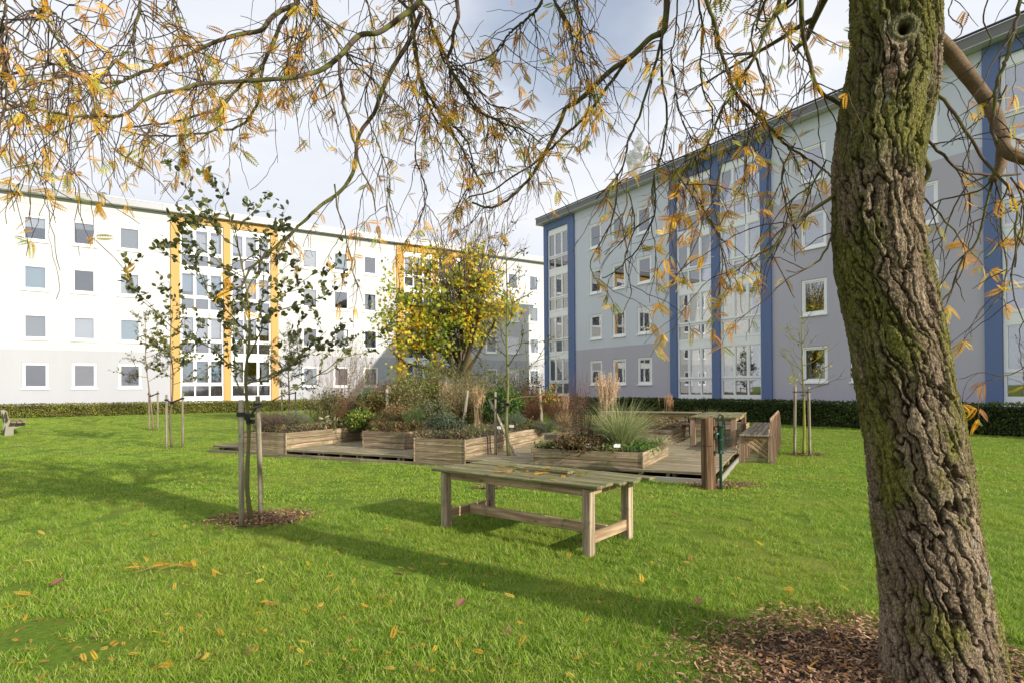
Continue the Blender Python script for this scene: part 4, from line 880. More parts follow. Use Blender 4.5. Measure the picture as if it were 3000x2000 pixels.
# ------------------------------------------------------------------ mulch
def mulch(label, c, r, n, cols, squash=1., leafy=0):
    m = MB(); k = 28; a = np.arange(k) * 2 * np.pi / k; rr = r * (.62 + .40 * vn(a * 2.2, a * 0 + c[0], 3)); ring_ = np.stack([rr * np.cos(a), rr * squash * np.sin(a)], 1)
    gz = float(TZ(c[0], c[1]))
    V = [(0, 0, .012)] + [(x * f, y * f, .010 * (1 - f) + .004) for f in (.5, 1.) for x, y in ring_]
    V = np.array(V); V[:, 2] += TZ(V[:, 0] + c[0], V[:, 1] + c[1]) - gz
    fc = [(0, 1 + i, 1 + (i + 1) % k, 1 + (i + 1) % k) for i in range(k)] + [(1 + i, 1 + k + i, 1 + k + (i + 1) % k, 1 + (i + 1) % k) for i in range(k)]
    m.add(V, fc, (.06, .038, .025))
    q = disc(n, 1.) * (1 + .22 * np.abs(rng.normal(0, 1, (n, 1)))); q[:, 2] = 0; q[:, 0] *= r; q[:, 1] *= r * squash; q[:, 2] = rng.uniform(.012, .045, n) + TZ(q[:, 0] + c[0], q[:, 1] + c[1]) - gz
    dr = rand_dirs(n); dr[:, 2] *= .25; m.leaves(q, dr, rand_dirs(n) * .5 + (0, 0, 1), rng.uniform(.012, .05, n), [(0, .16, 0), (0, -.16, 0), (1, -.12, .03), (1, .14, .01)], [(0, 1, 2, 3)], pick(cols, n, .35))
    o = m.build('mulch', 'chips', kind='stuff', label=label); o.location = (c[0], c[1], gz); return o
MC = [(.27, .14, .075), (.36, .21, .12), (.15, .085, .05), (.44, .29, .16), (.10, .06, .035)]

# ------------------------------------------------------------------ branching
def grow(m, p, d, L, r, lev, col, tips, seg=9, wob=.18, kids=(3, 5), grav=0., upw=0., rk=.55, lk=.6, sides=5, spread=.8, paths=None, tipr=.3):
    P = [np.array(p, float)]; d = unit(d); st = L / seg
    for i in range(seg):
        d = unit(d + rng.normal(0, wob, 3) + np.array([0, 0, upw - grav])); P.append(P[-1] + d * st)
    P = np.array(P); m.tube(P, np.linspace(r, max(r * tipr, .0012), seg + 1), sides, col, cap=False)
    if paths is not None: paths.append((P, lev))
    if lev <= 0: tips.append(P); return
    for k in range(rng.integers(*kids)):
        f = rng.uniform(.25, .98); i = min(int(f * seg), seg - 1); q = P[i] + (P[i + 1] - P[i]) * (f * seg - i); t = unit(P[i + 1] - P[i])
        s_ = unit(np.cross(t, rand_dirs(1)[0])); nd = unit(t + s_ * rng.uniform(.5, 1.2) * spread)
        grow(m, q, nd, L * lk * rng.uniform(.6, 1.1) * (1.15 - .5 * f), r * rk * (1.1 - .4 * f), lev - 1, col, tips, max(4, seg - 2), wob, kids, grav, upw, rk, lk, max(3, sides - 1), spread, paths, tipr)
def stake(t, x, y, z0, z1, r=.033, tilt=(0, 0)):
    L = z1 - z0; m = MB(); n = 7; P = np.stack([x + tilt[0] * np.linspace(0, 1, n), y + tilt[1] * np.linspace(0, 1, n), np.linspace(z0, z1, n)], 1)
    m.tube(P, [r * 1.02] * (n - 1) + [r * .96], 12); return m.build('stake', 'stake_wood', t, True)
def strap(t, a, b, w=.05, sag=.0):
    a, b = np.array(a), np.array(b); d = unit(b - a); s_ = unit(np.cross(d, (0, 0, 1))) * .006; u = np.array([0, 0, w / 2]); V = []
    for f in np.linspace(0, 1, 6):
        c = a + (b - a) * f - np.array([0, 0, sag * math.sin(math.pi * f)]); V += [c - u - s_, c + u - s_, c + u + s_, c - u + s_]
    m = MB(); i = np.arange(5)[:, None] * 4; j = np.arange(4)[None]; m.add(V, np.stack([i + j, i + (j + 1) % 4, i + 4 + (j + 1) % 4, i + 4 + j], -1).reshape(-1, 4), (.02,) * 3)
    for c in (a, b): m.box(c[0] - .042, c[0] + .042, c[1] - .042, c[1] + .042, c[2] - w / 2, c[2] + w / 2)
    return m.build('strap', 'rubber', t)
def sapling(label, base, trunk, tr, br, leafn, leafs, cols, stakes, ztop, strz, barkc, mat='dark_leaf', tm=OV, lev=1, L=1.0, blen=None, up=.05, mul=None, hang=0.):
    """trunk: points relative to base; br: number of side branches"""
    t = thing('sapling', label, 'young tree', base); P = crv(trunk, 26); n = len(P)
    bump_ = 1 + .12 * np.sin(np.linspace(0, 40, n)); m = MB(); C = np.array([jit(barkc, .15) for _ in range(n)]); m.tube(P, np.linspace(tr, tr * .18, n) * bump_, 9, C); m.build('trunk', 'bark', t, True)
    tips = []; mb = MB(); paths = []
    f0 = blen or .45
    for k in range(br):
        f = f0 + (1 - f0) * ((k + .5) / br); i = min(int(f * (n - 1)), n - 2); a = k * 2.4 + rng.normal(0, .4); d = np.array([math.cos(a), math.sin(a) * .8, rng.uniform(.25, .75)])
        grow(mb, P[i], d, L * (1.25 - .85 * (f - f0) / (1 - f0)) * rng.uniform(.75, 1.15), tr * .42 * (1.1 - f * .6), lev, jit(barkc, .15) * .8, tips, 9, .16, (3, 6), 0, up, .55, .55, 5, .8, paths)
    mb.build('branch', 'twig', t)
    if leafn:
        PP = [p for p, l in paths if len(p) > 3]; wts = np.array([np.linalg.norm(p[-1] - p[0]) for p in PP]); wts /= wts.sum(); idx = rng.choice(len(PP), leafn, p=wts); Q, T = [], []
        for j in idx:
            p = PP[j]; f = rng.uniform(.2, 1); u = f * (len(p) - 1); i0 = min(int(u), len(p) - 2); Q.append(p[i0] + (p[i0 + 1] - p[i0]) * (u - i0)); T.append(p[i0 + 1] - p[i0])
        T = np.array(T); T /= np.linalg.norm(T, axis=1)[:, None]; Q = np.array(Q)
        m = MB(); m.leaves(Q + rng.normal(0, .01, (leafn, 3)), T * .4 + rand_dirs(leafn) * .9 + (0, 0, -hang), rand_dirs(leafn) * .8 + (0, 0, .5), leafs * rng.uniform(.6, 1.25, leafn), *tm, pick(cols, leafn, .3))
        m.build('foliage', mat, t, kind='stuff')
    b = np.array(base)
    for (x, y, tilt, zt) in stakes:
        stake(t, x - b[0], y - b[1], -.05, zt - b[2], tilt=tilt)
    return t, P
OVR = ([(0, 0, 0), (.25, .27, .05), (.6, .31, .06), (.9, .16, .02), (1, 0, -.03), (.9, -.16, .02), (.6, -.31, .06), (.25, -.27, .05), (.5, 0, 0)], [(0, 1, 8, 8), (1, 2, 3, 8), (3, 4, 8, 8), (4, 5, 8, 8), (5, 6, 7, 8), (7, 0, 8, 8)])
# 1: the near staked sapling
g = G(735, 1524); gl = G(708, 1541); gr = G(765, 1508)
t, P = sapling('near sapling with dark olive leaves tied between two round stakes', g, [(0, 0, 0), (-.05, 0, .5), (-.03, .02, 1.2), (-.06, .0, 1.9), (-.02, .04, 2.6), (-.1, .0, 3.4), (-.35, .05, 4.25)], .035, 18, 1700, .082,
    [(.10, .125, .035), (.13, .15, .045), (.08, .09, .03), (.20, .18, .04)], [(gl[0], gl[1], (0, 0), 1.62), (gr[0], gr[1], (-.04, 0), 1.66)], 1.65, 1.5, (.17, .155, .065), tm=OVR, L=1.75, blen=.40, up=.05, lev=2)
strap(t, (gl[0] - g[0], gl[1] - g[1], 1.43), (.0, 0, 1.32), .055); strap(t, (-.0, .0, 1.40), (gr[0] - g[0] - .04, gr[1] - g[1], 1.53), .05)
mulch('round bed of bark mulch at the foot of the near sapling', (g[0] + .12, g[1] + .12, 0), .62, 2600, MC, .8)
m = MB(); P_ = disc(26, .55) + (g[0] + .1, g[1] + .1, .05); m.leaves(P_, rand_dirs(26) * (1, 1, .1), rand_dirs(26) * .2 + (0, 0, 1), rng.uniform(.07, .13, 26), *PIN[1], pick(YEL, 26)); m.build('fallen_leaflets', 'leaf', kind='stuff', label='yellow leaves lying on the mulch under the near sapling')
# 2: second sapling further left
g = G(504, 1310); gl = G(490, 1312); gr = G(526, 1310)
t, P = sapling('second sapling left of the near one, dark rounded leaves, two stakes', g, [(0, 0, 0), (-.06, 0, .8), (.02, 0, 1.6), (.0, .05, 2.4), (-.05, .0, 3.1), (.05, 0, 4.3)], .036, 16, 1000, .10,
    [(.09, .115, .03), (.12, .13, .04), (.18, .16, .04)], [(gl[0] - .02, gl[1], (0, 0), 1.62), (gr[0] + .1, gr[1], (0, 0), 1.66)], 1.6, 1.5, (.14, .12, .08), tm=OVR, L=1.15, blen=.50)
strap(t, (gl[0] - g[0] - .02, gl[1] - g[1], 1.46), (0, 0, 1.36), .05); strap(t, (0, 0, 1.38), (gr[0] - g[0] + .1, gr[1] - g[1], 1.5), .05)
# 3: small-leaved one near the far hedge
g = G(450, 1259); gl = G(437, 1259); gr = G(459, 1259)
t, P = sapling('far left sapling with tiny sparse leaves near the sunlit hedge', g, [(0, 0, 0), (-.1, 0, 1.0), (-.22, 0, 2.0), (-.35, .05, 3.0), (-.3, .0, 4.1), (-.42, 0, 4.9)], .034, 17, 1300, .075,
    [(.10, .11, .04), (.08, .08, .035), (.16, .14, .05)], [(gl[0], gl[1], (0, 0), 1.72), (gr[0] + .05, gr[1], (0, 0), 1.72)], 1.7, 1.5, (.24, .17, .11), tm=OV, L=1.15, blen=.42, mat='leaf_matt')
strap(t, (gl[0] - g[0], gl[1] - g[1], 1.5), (-.1, 0, 1.42), .05); strap(t, (-.1, 0, 1.42), (gr[0] - g[0] + .05, gr[1] - g[1], 1.52), .05)
# 4: narrow leaved, behind the lavender
g = G(846, 1238); gl = G(826, 1240); gr = G(866, 1236)
t, P = sapling('bushy sapling with long narrow leaves staked behind the lavender mound', g, [(0, 0, 0), (.03, 0, 1.2), (0, 0, 2.4), (.05, .05, 3.4), (.0, .0, 4.3)], .05, 26, 2300, .19,
    [(.10, .11, .045), (.13, .14, .06), (.07, .08, .03)], [(gl[0], gl[1], (0, 0), 1.75), (gr[0], gr[1], (0, 0), 1.65)], 1.7, 1.5, (.24, .17, .12), tm=NAR, L=1.25, blen=.33, mat='leaf_matt', hang=.5)
strap(t, (gl[0] - g[0], gl[1] - g[1], 1.45), (0, 0, 1.38), .05); strap(t, (0, 0, 1.38), (gr[0] - g[0], gr[1] - g[1], 1.45), .05)
# 5: leaning-stake sapling at the deck
g = AB(4.45, .75, DECKZ); g = D(1492, 1352, 13.4); g[2] = .1
t, P = sapling('almost bare sapling on the deck tied to an upright and a leaning stake', g, [(0, 0, 0), (-.06, 0, .8), (-.02, .02, 1.7), (-.04, .0, 2.8), (-.02, .0, 4.0), (-.08, 0, 5.4)], .045, 22, 260, .085,
    [(.09, .10, .04), (.13, .11, .05)], [(D(1452, 1340, 13.6)[0], 13.6, (.01, 0), 1.66)], 1.6, 1.5, (.15, .15, .055), L=1.35, blen=.34, mat='leaf_matt', up=.04)
sx = D(1452, 1340, 13.6)[0] - g[0]
stake(t, .16, .05, .05, 1.38, tilt=(-.62, .3)); strap(t, (sx, .2, 1.42), (-.03, 0, 1.28), .05); strap(t, (-.38, .3, 1.08), (-.03, 0, 1.26), .05)
# 6: right-hand sapling
g = G(2355, 1331); gl = G(2328, 1331); gr = G(2373, 1330)
t, P = sapling('bare sapling with a few yellow leaves on the lawn right of the bench', g, [(0, 0, 0), (.02, 0, 1.0), (.0, 0, 1.8), (-.02, 0, 2.6), (.0, 0, 3.6)], .038, 15, 34, .09,
    [(.30, .26, .04), (.40, .34, .05)], [(gl[0] - .0, gl[1], (.03, 0), 1.72), (gr[0], gr[1], (-.02, 0), 1.72)], 1.7, 1.5, (.22, .21, .05), L=.95, blen=.46, mat='leaf', up=.05)
strap(t, (gl[0] - g[0] + .03, gl[1] - g[1], 1.58), (0, 0, 1.58), .03); strap(t, (0, 0, 1.5), (gr[0] - g[0] - .02, gr[1] - g[1], 1.58), .03)
tl = D(2322, 1110, 14.6) - g; m = MB(); n = 46; m.leaves(tl + rng.normal(0, .07, (n, 3)), rand_dirs(n), rand_dirs(n) + (0, 0, .5), rng.uniform(.05, .09, n), *OV, pick([(.50, .46, .06), (.38, .40, .06)], n)); m.build('leaf_tuft', 'leaf', t, kind='stuff')
mulch('thin ring of mulch around the right-hand sapling', (g[0] + .1, g[1], 0), .45, 700, MC, .7)
mulch('bark chips spilled round the corner of the deck by the hand pump', AB(-.12, -.05), .62, 1500, MC, .55)
mulch('small bare patch of soil and chips on the lawn behind the front table', G(1430, 1428), .25, 400, MC, .6)

# yellow maple beyond the garden
mt = D(1345, 1180, 24.0); mt[2] = float(TZ(mt[0], mt[1]))
mp_ = thing('maple_tree', 'maple with yellow and green autumn leaves and a bare twiggy top behind the garden', 'tree', mt)
tr_ = MB(); P = crv([(0, 0, -.1), (-.12, 0, 1.2), (-.05, 0, 2.0), (.1, 0, 2.9)], 10); tr_.tube(P, np.linspace(.19, .14, 10), 10, (.075, .07, .035)); tr_.build('trunk', 'bark', mp_, True)
CL = [(1300, 880, 150, 110, 1500), (1190, 960, 95, 80, 620), (1415, 860, 95, 90, 760), (1240, 1030, 100, 60, 640), (1345, 770, 95, 60, 520), (1170, 850, 65, 60, 260), (1320, 960, 105, 70, 760), (1470, 900, 60, 55, 300), (1250, 790, 80, 60, 360), (1380, 960, 60, 55, 260), (1170, 1060, 40, 40, 120)]
bb = MB(); Q, SZ = [], []
for (px, py, rx, ry, n) in CL:
    c = D(px, py, 24. + rng.uniform(-.8, .8)) - mt; ax = np.array([rx, rx * .9, ry]) / F * 24
    s_ = np.array([0, 0, 2.2]); Pq = crv([s_ + rng.normal(0, .1, 3), (s_ + c) / 2 + (0, 0, -.2) + rng.normal(0, .15, 3), c], 8); bb.tube(Pq, np.linspace(.10, .03, 8), 6, (.06, .055, .03), cap=False)
    tips = []
    for k in range(9): grow(bb, Pq[-3 + (k % 3)], rand_dirs(1)[0] * ax, float(np.linalg.norm(ax)) * .75, .025, 1, (.08, .06, .035), tips, 7, .2, (3, 5), 0, 0.02, .5, .5, 4)
    kk = n // 14; u = rand_dirs(kk) * (rng.random(kk) ** .45)[:, None] * ax + c     # clumps of leaves
    for q in u:
        mm = 10 + rng.integers(0, 8); Q.append(q + rng.normal(0, .16, (mm, 3)) * (1, 1, .7))
bb.build('branch', 'bark', mp_)
Q = np.concatenate(Q); Q = np.concatenate([Q, (Q + rng.normal(0, .35, Q.shape))[rng.random(len(Q)) < .8]]); hole = vn(Q[:, 0] * 1.3 + 7, Q[:, 2] * 1.3, 19); Q = Q[(hole > .36) | (rng.random(len(Q)) < .25)]; n = len(Q)
MPL = ([(0, 0, 0), (.25, .42, .03), (.45, .2, .0), (.7, .45, -.03), (.75, .15, 0), (1.05, 0, -.06), (.75, -.15, 0), (.7, -.45, -.03), (.45, -.2, 0), (.25, -.42, .03)], [(0, 1, 2, 2), (0, 2, 8, 8), (0, 8, 9, 9), (2, 3, 4, 4), (2, 4, 6, 8), (4, 5, 6, 6), (8, 6, 7, 7)])
hf = vn(Q[:, 0] * 1.9, Q[:, 2] * 1.9 + Q[:, 1], 4); hf = np.clip(hf + rng.normal(0, .25, n), 0, 1)[:, None]
C = np.where(hf > .50, pick([(.70, .56, .04), (.78, .47, .03), (.60, .56, .06)], n, .2), pick([(.26, .34, .04), (.38, .42, .05), (.15, .22, .03)], n, .25))
m = MB(); m.leaves(Q, rand_dirs(n) + (0, 0, -.3), rand_dirs(n) * .8 + (.3, -.5, .6), rng.uniform(.10, .17, n), *MPL, C); m.build('foliage', 'leaf', mp_, kind='stuff')
bt = MB(); tips = []
for k in range(34):
    a = rng.uniform(0, 2 * np.pi); s_ = np.array([.1, 0, 2.4 + rng.uniform(0, 1.5)]); grow(bt, s_, (math.cos(a) * .42, math.sin(a) * .3, 1), rng.uniform(4.2, 5.6), .035, 2, (.15, .11, .075), tips, 10, .07, (5, 8), 0, .05, .5, .42, 4, .7)
bt.build('bare_branch', 'twig', mp_)
P = np.array([t_[-1] for t_ in tips]); P = P[rng.random(len(P)) < .5]; n = len(P); m = MB(); m.leaves(P, rand_dirs(n), rand_dirs(n), rng.uniform(.05, .10, n), *OV, pick([(.55, .32, .04), (.40, .2, .05)], n)); m.build('last_leaves', 'leaf', mp_, kind='stuff')

# ------------------------------------------------------------------ the big locust tree
TD = 3.45
ctl = [(-330, 2500, 2732), (-120, 2500, 2734), (0, 2500, 2738), (160, 2497, 2738), (319, 2471, 2722), (478, 2450, 2690), (638, 2447, 2684), (797, 2459, 2708), (957, 2491, 2744), (1116, 2519, 2772), (1255, 2542, 2806), (1510, 2571, 2841), (1765, 2600, 2887), (1995, 2606, 2924), (2080, 2600, 2950), (2150, 2585, 2990)]
cy_ = np.array([c[0] for c in ctl]); cl_ = np.array([c[1] for c in ctl]); cr_ = np.array([c[2] for c in ctl])
cen = np.array([D((a + b) / 2, y, TD) for y, a, b in ctl]); rad = np.array([(b - a) / 2 / F * TD for y, a, b in ctl]) - .028
zc = cen[:, 2]; o_ = np.argsort(zc)
tb = np.array([np.interp(0, zc[o_], cen[o_, 0]), TD, 0.])
tree = thing('locust_tree', 'big locust tree with furrowed mossy bark and drooping branches at the right foreground', 'tree', tb)
NU, NV = 380, 800
zz = np.linspace(-.12, 4.55, NV); th = np.arange(NU) * 2 * np.pi / NU
cx = np.interp(zz, zc[o_], cen[o_, 0]); rr = np.interp(zz, zc[o_], rad[o_])
k_ = np.ones(25) / 25; cx = np.convolve(np.pad(cx, 12, 'edge'), k_, 'valid'); rr = np.convolve(np.pad(rr, 12, 'edge'), k_, 'valid')
T_, Z_ = np.meshgrid(th, zz)
def worley(u, v, per, s):
    iu, iv = np.floor(u), np.floor(v); f1 = np.full(u.shape, 9.); f2 = f1.copy(); idv = np.zeros(u.shape)
    for du in (-1, 0, 1):
        for dv in (-1, 0, 1):
            a = iu + du; b = iv + dv; am = np.mod(a, per); px = a + .1 + .8 * hash2(am, b, s); py = b + .1 + .8 * hash2(am, b, s + 5)
            d = np.hypot(u - px, v - py); nw = d < f1; f2 = np.where(nw, f1, np.minimum(f2, d)); idv = np.where(nw, hash2(am, b, s + 9), idv); f1 = np.minimum(f1, d)
    return f1, f2, idv
U1 = T_ / (2 * np.pi)
tw = Z_ * .10                                        # slight spiral
wx = (fbm(U1 * 8, Z_ * 2.4, 11, 4, 8) - .47) * 1.7
u = np.mod(U1 + tw, 1) * 27; v = Z_ * 1.7
w1 = (fbm(np.mod(U1 + tw, 1) * 10, Z_ * 3.6, 21, 5, 10) - .47) * 2.6 + (fbm(np.mod(U1 + tw, 1) * 40, Z_ * 14, 23, 4, 40) - .47) * 1.3; w2 = (fbm(np.mod(U1 + tw, 1) * 20, Z_ * 5, 31, 4, 20) - .47) * 1.8
f1, f2, idc = worley(u + w1, v + w2, 24, 3); edge = f2 - f1
plate = sstep(.02, .19, edge)
f1b, f2b, idb = worley(np.mod(U1, 1) * 66 + w1 * 2.2, Z_ * 11 + w2 * 3, 66, 13); e2 = sstep(.0, .22, f2b - f1b)
fine = fbm(np.mod(U1, 1) * 90, Z_ * 60, 41, 4, 90)
h = plate * (.016 + .017 * idc) + plate * (e2 * .003 + idb * .007) + (fine - .47) * .011 + (fbm(np.mod(U1, 1) * 50, Z_ * 110, 43, 3, 50) - .47) * .006 + .012 * (1 - np.abs(2 * fbm(np.mod(U1 + tw, 1) * 16, Z_ * 2.2, 55, 3, 16) - 1)) 
flare = .035 * np.clip(.35 - Z_, 0, 1) ** 1.3 * (1 + .6 * np.sin(T_ * 5 + 1))
# knot (healed branch scar)
kn = D(2668, 68, 3.20); kz = kn[2]; kt = math.atan2(-.20, kn[0] - np.interp(kz, zz, cx)); 
dk = np.hypot((np.angle(np.exp(1j * (T_ - kt)))) * .24, (Z_ - kz)); knot = (.024 + .014 * (vn(T_ * 9, Z_ * 30, 91) - .5)) * np.exp(-((dk - .058) / .024) ** 2) - .075 * np.exp(-(dk / .026) ** 2)
dk = dk * (1 + .35 * (fbm(U1 * 30, Z_ * 9, 93, 3, 30) - .47)); kmask = sstep(.115, .07, dk); h = h * (1 - kmask) + kmask * (.012 + .004 * np.sin(dk * 420)) + knot
Rr = rr[:, None] + h - .018 + flare
V = np.stack([cx[:, None] + Rr * np.cos(T_), TD + Rr * np.sin(T_), Z_], -1).reshape(-1, 3) - tb
i = np.arange(NV - 1)[:, None] * NU; j = np.arange(NU)[None]
Fq = np.stack([i + j, i + (j + 1) % NU, i + NU + (j + 1) % NU, i + NU + j], -1).reshape(-1, 4)
lx = np.cos(T_)                                      # +1 right, -1 left
mossn = fbm(U1 * 9, Z_ * 2.5, 61, 4, 9) + .25 * (fine - .47)
mo = .85 * sstep(.42, .66, mossn + .13 * sstep(1.7, 3.0, Z_) - .03 * lx + .05 * sstep(.1, -.8, lx) * sstep(1.2, 2.2, Z_) + .20 * sstep(.55, .95, lx) * sstep(3.0, 1.5, Z_) - .06 * sstep(1.2, .2, Z_))
base = np.stack([np.interp(idc, [0, .5, 1], q) for q in ((.21, .30, .39), (.155, .225, .30), (.105, .155, .21))], -1)
crack = np.array([.045, .025, .017]); red = np.array([.17, .075, .035])
C = crack + (base - crack) * (sstep(.05, .5, plate) * (.55 + .45 * e2))[..., None]
rm = (sstep(.60, .75, fbm(U1 * 14, Z_ * 4, 71, 3, 14)) * (1 - plate * .6))[..., None]; C = C * (1 - rm) + red * rm
mg = np.stack([np.interp(mossn, [.3, .8], q) for q in ((.08, .21), (.09, .21), (.022, .032))], -1)
C = C * (1 - (mo * (.35 + .6 * plate))[..., None]) + mg * (mo * (.35 + .6 * plate))[..., None]
li = (sstep(.66, .74, fbm(U1 * 30, Z_ * 18, 81, 3, 30)) * plate * .75 * sstep(.48, .6, fbm(U1 * 5, Z_ * 1.5, 83, 2, 5)))[..., None]; C = C * (1 - li) + np.array([.36, .39, .34]) * li
C = C * (1 - kmask[..., None]) + kmask[..., None] * (np.array([.20, .19, .10]) * (1 - sstep(.045, .02, dk)[..., None]) + np.array([.03, .015, .01]) * sstep(.045, .02, dk)[..., None])
m = MB(); m.add(V, Fq, C.reshape(-1, 3)); m.build('trunk', 'trunk_bark', tree, True)

HUB = np.array([np.interp(4.4, zc[o_], cen[o_, 0]), TD, 4.5])
def w2l(P): return np.asarray(P) - tb
def limbcol(n, green=.35):
    f = rng.random(n)[:, None]; a = np.array([.105, .075, .055]); g_ = np.array([.115, .115, .035]); k = (vn(np.arange(n) * .7, np.zeros(n) + rng.uniform(0, 50), 3)[:, None] > 1 - green * 1.3)
    return np.where(k, g_, a) * (.8 + .4 * f)
limbs = []   # (path in world coordinates, radii)
def S(x0, y0, s, *p): return [(x0 + a / s, y0 + b / s) for a, b in p]
TR = []      # traced: (points px, depth start, depth end, width start px, width end px, extend up to hub)
def T(pts, d0, d1, w0, w1, ext=1, den=1., lf=1.): TR.append((pts, d0, d1, w0, w1, ext, den, lf))
z3 = lambda *p: S(0, 0, 1.568, *p); z4 = lambda *p: S(1400, 0, 2.138, *p); zl = lambda *p: S(0, 0, 2.24, *p); zm = lambda *p: S(600, 0, 2.24, *p); zr = lambda *p: S(1200, 0, 2.24, *p); zq = lambda *p: S(2600, 400, 2.24, *p); zw = lambda *p: S(2100, 400, 3.92, *p); zv = lambda *p: S(1560, 560, 3.92, *p)
T(z3((1930, 0), (1840, 80), (1740, 150), (1650, 165), (1560, 260), (1480, 320), (1400, 345), (1320, 360), (1170, 370), (1050, 378), (930, 385), (850, 410), (740, 430), (650, 470), (590, 520), (500, 535), (340, 535), (210, 515), (110, 490), (60, 470)), 4.2, 2.8, 17, 6, 1, .8, 1.6)
T(z3((1370, 0), (1340, 30), (1290, 50), (1240, 90), (1200, 140), (1120, 155), (1060, 170), (1000, 190), (930, 220), (850, 260), (790, 285), (700, 315), (600, 355), (540, 380), (440, 375), (330, 320), (240, 290), (150, 270), (60, 215)), 4.5, 3.0, 15, 5, 1, .8, 1.2)
T(z3((1360, 20), (1330, 60), (1290, 110), (1260, 190), (1230, 250), (1200, 310), (1150, 350), (1100, 400), (1060, 440), (1000, 500), (900, 535), (820, 560), (740, 570), (640, 580), (560, 590)), 4.6, 4.0, 13, 4, 0, 1.1, 2.3)
T(z3((1210, 290), (1200, 380), (1185, 460), (1140, 550), (1080, 590), (1000, 600), (880, 620), (760, 625), (650, 620), (560, 600)), 4.5, 3.8, 9, 4, 0, 1.2, 2.6)
T(z3((1935, 60), (1880, 190), (1830, 270), (1790, 340), (1750, 430), (1720, 520), (1660, 600), (1640, 660), (1630, 770), (1590, 850), (1540, 900), (1480, 940)) + [(921, 620), (880, 656), (862, 676), (806, 727), (780, 740), (765, 763), (730, 791), (717, 824), (699, 842), (666, 855), (638, 865), (615, 875)], 4.4, 4.2, 14, 5, 0, .8, .8)
T(z3((1890, 0), (1905, 100), (1900, 200), (1925, 350), (1960, 460), (2010, 560), (2080, 620), (2130, 700), (2180, 790), (2230, 860)), 4.8, 5.0, 9, 4)
T(z3((1975, 60), (1990, 150), (2040, 240), (2060, 300), (2120, 390), (2180, 480), (2230, 530), (2290, 560), (2352, 620)), 4.3, 4.6, 8, 4)
T(z4((1185, 0), (1175, 130), (1160, 200), (1080, 240), (1000, 320), (930, 380), (850, 430), (760, 510), (700, 570), (620, 640), (550, 680), (520, 760), (480, 840), (440, 920), (400, 1000), (340, 1100), (280, 1170), (200, 1240), (120, 1290), (60, 1300), (-40, 1270)), 4.0, 4.6, 19, 6, 1, .55, .6)
T(z4((930, 380), (870, 470), (800, 560), (700, 700), (600, 800), (540, 850), (480, 910), (420, 970), (330, 1040), (200, 1120), (80, 1200), (-60, 1235)), 4.2, 4.6, 10, 4, 0)
T(z4((1160, 200), (1130, 330), (1100, 450), (1050, 600), (1020, 700), (980, 800), (940, 880), (920, 1000), (880, 1100), (800, 1180), (740, 1250)), 4.0, 4.2, 9, 4, 0)
T(z4((1150, 250), (1150, 400), (1160, 560), (1185, 700), (1170, 850), (1140, 1000), (1100, 1100), (1110, 1197)) + zv((1410, 120), (1390, 300), (1290, 500), (1220, 650), (1150, 740), (1070, 800), (1000, 880), (900, 960), (800, 1000)), 4.1, 4.3, 7, 3, 0, 1., 1.)
T(z4((1380, 0), (1405, 150), (1400, 300), (1395, 480), (1430, 620), (1470, 700), (1460, 850), (1420, 940), (1380, 1010), (1300, 1080)), 3.9, 4.1, 6, 3)
T(z4((1430, 0), (1490, 160), (1510, 300), (1560, 430), (1600, 560), (1660, 640), (1740, 720), (1830, 800), (1880, 860)) + [(2304, 425), (2342, 451), (2375, 471), (2406, 492), (2432, 515), (2455, 540)], 3.7, 3.9, 11, 5, 1, 1.2, 1.7)
T(z4((1890, 0), (1840, 120), (1780, 260), (1720, 390), (1660, 480), (1600, 590), (1530, 680), (1490, 780), (1460, 860), (1420, 940), (1340, 1000), (1280, 1100)), 3.6, 3.9, 11, 4, 1, 1., 1.5)
T(z4((2025, 0), (2030, 150), (2045, 270), (2080, 390), (2110, 520), (2160, 590), (2250, 640), (2330, 690), (2400, 700)), 3.3, 3.6, 14, 10)
T(z4((1870, 90), (1940, 230), (2010, 330), (2080, 400)), 3.6, 3.5, 6, 4, 0)
T(zw((1400, 640), (1240, 760), (1050, 880), (920, 980), (820, 1030), (760, 1110), (690, 1230), (600, 1350), (540, 1440), (500, 1568)), 3.5, 3.5, 11, 4, 0, 1., 1.6)
T(zw((690, 1230), (560, 1310), (400, 1400), (260, 1520), (100, 1600)), 3.5, 3.7, 5, 3, 0, 1., 1.8)
T(zw((1400, 1000), (1310, 1180), (1240, 1330), (1150, 1440), (1060, 1500), (900, 1560), (800, 1540)), 3.55, 3.5, 7, 3, 0, 1., 1.8)
T(zl((210, 0), (290, 120), (370, 250), (420, 350), (460, 440), (450, 560), (400, 630), (280, 660), (150, 680), (60, 720)), 2.7, 2.5, 6, 3, 1, 1., 1.3)
T(zl((920, 0), (905, 120), (880, 220), (840, 330), (770, 400), (720, 440), (660, 510), (610, 600)), 3.4, 3.2, 8, 3)
T(zl((1140, 0), (1150, 110), (1200, 200), (1260, 330), (1300, 470), (1330, 560)), 3.6, 3.5, 6, 3)
T(zl((270, 0), (350, 80), (440, 150), (520, 220), (600, 310)), 2.8, 2.8, 5, 3)
T(zl((40, -20), (20, 150), (15, 300), (40, 450), (40, 600), (60, 750), (20, 880)), 2.2, 2.1, 7, 3, 1, 1.3, 1.7)
T(zm((700, 0), (760, 110), (850, 240), (910, 350), (1000, 440), (1060, 490), (1130, 560), (1200, 620), (1300, 720)), 3.8, 4.0, 7, 3)
T(zm((885, 390), (890, 500), (905, 600), (910, 690), (950, 800), (965, 896)) + [(1045, 440), (1060, 500), (1090, 560), (1100, 620)], 3.8, 3.9, 10, 4, 0)
T(zm((690, 0), (670, 150), (665, 240), (600, 350), (540, 430), (480, 500)), 3.8, 3.7, 5, 3)
